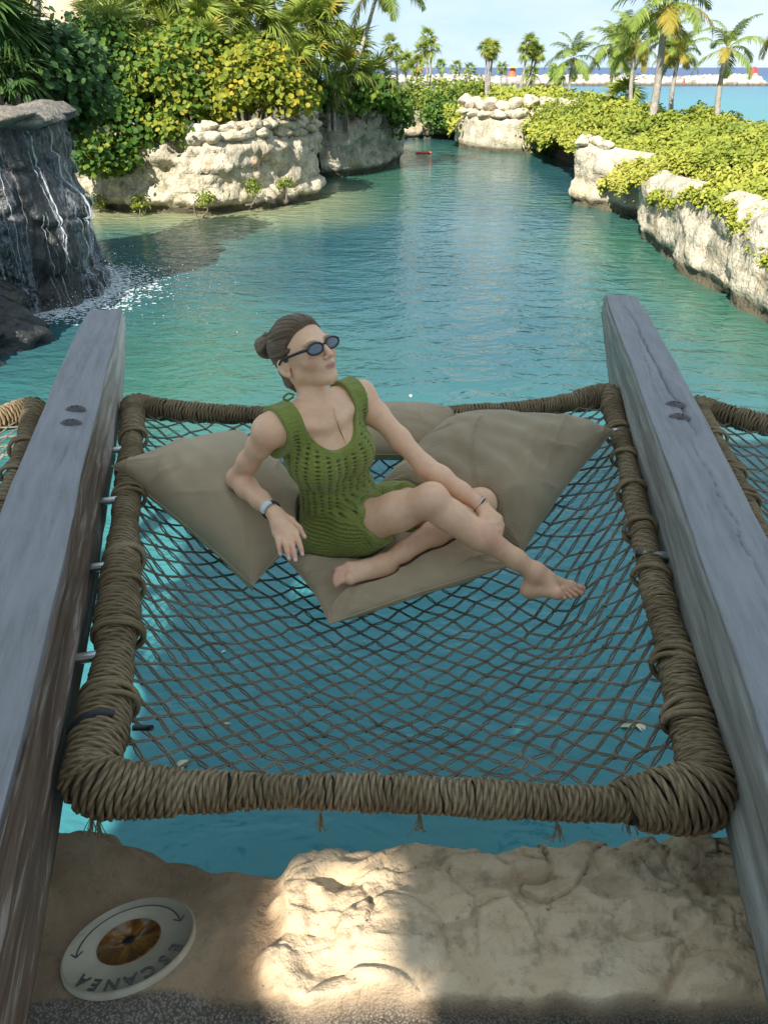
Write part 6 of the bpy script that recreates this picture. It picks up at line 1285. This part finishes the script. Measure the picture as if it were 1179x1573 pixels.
# ================================================================ CUSHIONS
def m_fabric(name, c, scale, weave=.0010):
    t = NT(name); uv = t.uv(); p = t.obj(); n = t.noise(p, 6, 4, .55); 
    w1 = t.n('TexWave', {'Vector': uv, 'Scale': scale, 'Distortion': .6, 'Detail': 1.}, out='Fac', bands_direction='X'); w2 = t.n('TexWave', {'Vector': uv, 'Scale': scale, 'Distortion': .6, 'Detail': 1.}, out='Fac', bands_direction='Y'); wv = t.math('MULTIPLY', w1, w2)
    cc = t.mix(t.mr(n, .3, .72), tuple(x * .86 for x in c), tuple(x * 1.10 for x in c)); cc = t.mix(t.mr(wv, .5, .1, 0, .30), cc, tuple(x * .5 for x in c)); cc = t.mix(t.mr(t.noise(p, 2.3, 3), .5, .72, 0, .25), cc, tuple(x * .62 for x in c))
    return t.end(t.principled(Base_Color=cc, Roughness=.88, Specular_IOR_Level=.2, Sheen_Weight=.15, Normal=t.bump(t.math('ADD', wv, t.math('MULTIPLY', t.noise(p, 300, 2), .4)), weave)))
M['fab'] = m_fabric('taupe_cloth', (.50, .37, .23), 62, .0007); M['fab2'] = m_fabric('taupe_weave', (.43, .32, .20), 34, .0018)
def grad(G, P, e=.004):
    g = np.stack([G.sample(P + np.eye(3)[k] * e) - G.sample(P - np.eye(3)[k] * e) for k in range(3)], -1); return g / (np.linalg.norm(g, axis=-1)[..., None] + 1e-9)
def pillow(label, cor, T, mat, seed, pinch=.09, Tb=None, wr=1.0, power=2.3, push=True, bend=0.):
    c = [at_d(*q) for q in cor]; n = 110; u = np.sin(np.linspace(-1, 1, n) * np.pi / 2); U, W = np.meshgrid(u, u, indexing='ij')
    nrm = unit(np.cross(c[2] - c[0], c[3] - c[1])); nrm = nrm if nrm[2] > 0 else -nrm; Tb = Tb or T * .8
    Up = U * (1 - pinch * (1 - np.abs(W) ** 1.6)); Wp = W * (1 - pinch * (1 - np.abs(U) ** 1.6)); a, b = (Up + 1) / 2, (Wp + 1) / 2
    P = (1 - a)[..., None] * (1 - b)[..., None] * c[0] + a[..., None] * (1 - b)[..., None] * c[1] + a[..., None] * b[..., None] * c[2] + (1 - a)[..., None] * b[..., None] * c[3]
    h = np.sqrt(np.clip((1 - np.abs(U) ** power) * (1 - np.abs(W) ** power), 0, 1)); q = np.stack([U, W, np.full_like(U, seed)], -1).reshape(-1, 3)
    rad_ = np.hypot(np.abs(U) - 1, np.abs(W) - 1); ang_ = np.arctan2(1 - np.abs(W), 1 - np.abs(U))
    fold = .5 * fbm(q * np.array([1.3, 1.3, 1]), 3, seed) + .34 * noise3(np.stack([U * 1.2 + W * 3.4, U * 1.0 - W * .4, U * 0 + seed], -1).reshape(-1, 3) * 1.6, seed + 3)
    fold = fold.reshape(n, n) + .55 * np.abs(noise3(np.stack([ang_ * 5, rad_ * .8, U * 0 + seed], -1).reshape(-1, 3), seed + 5).reshape(n, n)) * np.exp(-rad_ * 1.7)
    cx1 = 1 - 2 * np.abs(noise3(np.stack([(U * .9 + W * .55) * 3.1 + .5 * np.sin(W * 2.1 + seed), (U - W) * .55, U * 0 + seed], -1).reshape(-1, 3), seed + 11)); cx2 = 1 - 2 * np.abs(noise3(np.stack([(U - W * .8) * 2.4, (U + W) * .6, U * 0 + seed], -1).reshape(-1, 3), seed + 13))
    crease = (np.clip(cx1, 0, 1) ** 4 * sstep(-.2, .5, noise3(q * 1.1, seed + 17)) + .7 * np.clip(cx2, 0, 1) ** 5 * sstep(-.1, .5, noise3(q * 1.2, seed + 19))).reshape(n, n)
    ed = np.sin((U - W) * 26 + seed) * (np.exp(-(1 - np.abs(W)) * 9) + np.exp(-(1 - np.abs(U)) * 9)) * .10
    wrk = wr * (.012 * fold + .010 * crease + .012 * ed) * h ** .6
    top = P + nrm * (h * T + wrk)[..., None]; bot = P - nrm * (h * Tb + wrk * .6)[..., None]
    V = np.concatenate([top.reshape(-1, 3), bot.reshape(-1, 3)])
    if push:
        for G, m in ((B, .004), (D, .003)):
            lo = G.lo + .012; hi = G.lo + (G.n - 3) * G.h - .012
            for it in range(26):                                                  # cloth sinks under the weight of the body
                W_ = V[:n * n]; ins = ((W_ > lo) & (W_ < hi)).all(1); s = np.full(n * n, 1.); s[ins] = G.sample(W_[ins]); mv = (.008 * sstep(m + .004, m - .004, s)).reshape(n, n)
                mv = np.maximum(mv, .25 * (np.roll(mv, 1, 0) + np.roll(mv, -1, 0) + np.roll(mv, 1, 1) + np.roll(mv, -1, 1)) * .8); V[:n * n] -= nrm * mv.reshape(-1, 1)
    g_ = grid_faces(n, n); F = np.concatenate([g_, g_[:, ::-1] + n * n]); uv = np.concatenate([np.stack([(U + 1) * .5, (W + 1) * .5], -1).reshape(-1, 2)] * 2)
    root = empty('cushion', P.reshape(-1, 3).mean(0) - nrm * Tb); cv_ = obj('cover', V, F, mat, root, uv=uv)
    e = np.concatenate([P[:, 0], P[-1, 1:], P[-2::-1, -1], P[0, -2:0:-1]]); v, f = tube(np.concatenate([e, e[:1]]), .0032, 6, False); obj('seam', v, f, mat, root, uv=np.zeros((len(v), 2))).parent = cv_
    return tag(root, label, 'cushion', 'taupe floor cushions on the net')
pillow('large taupe cushion under the right elbow, its corner on the peeling beam side rope', [(172, 716, 2.50), (388, 899, 2.22), (500, 792, 2.42), (372, 664, 2.72)], .15, M['fab'], 3, .05, .12, 1.7)
pillow('flat taupe seat cushion under the person with puckered front edge', [(443, 862, 2.34), (506, 958, 2.16), (785, 868, 2.30), (640, 770, 2.66)], .060, M['fab'], 8, .05, .085, 3.0)
pillow('big coarse-weave cushion with its corner on the cracked beam side rope', [(584, 742, 2.56), (802, 848, 2.45), (941, 662, 2.72), (700, 636, 2.92)], .165, M['fab2'], 15, .06, .12, 3.4)
pillow('pale taupe cushion leaning on the far rope behind the person', [(500, 700, 2.74), (690, 700, 2.82), (703, 628, 3.0), (540, 622, 2.96)], .085, M['fab'], 21, .05, .09, .8)
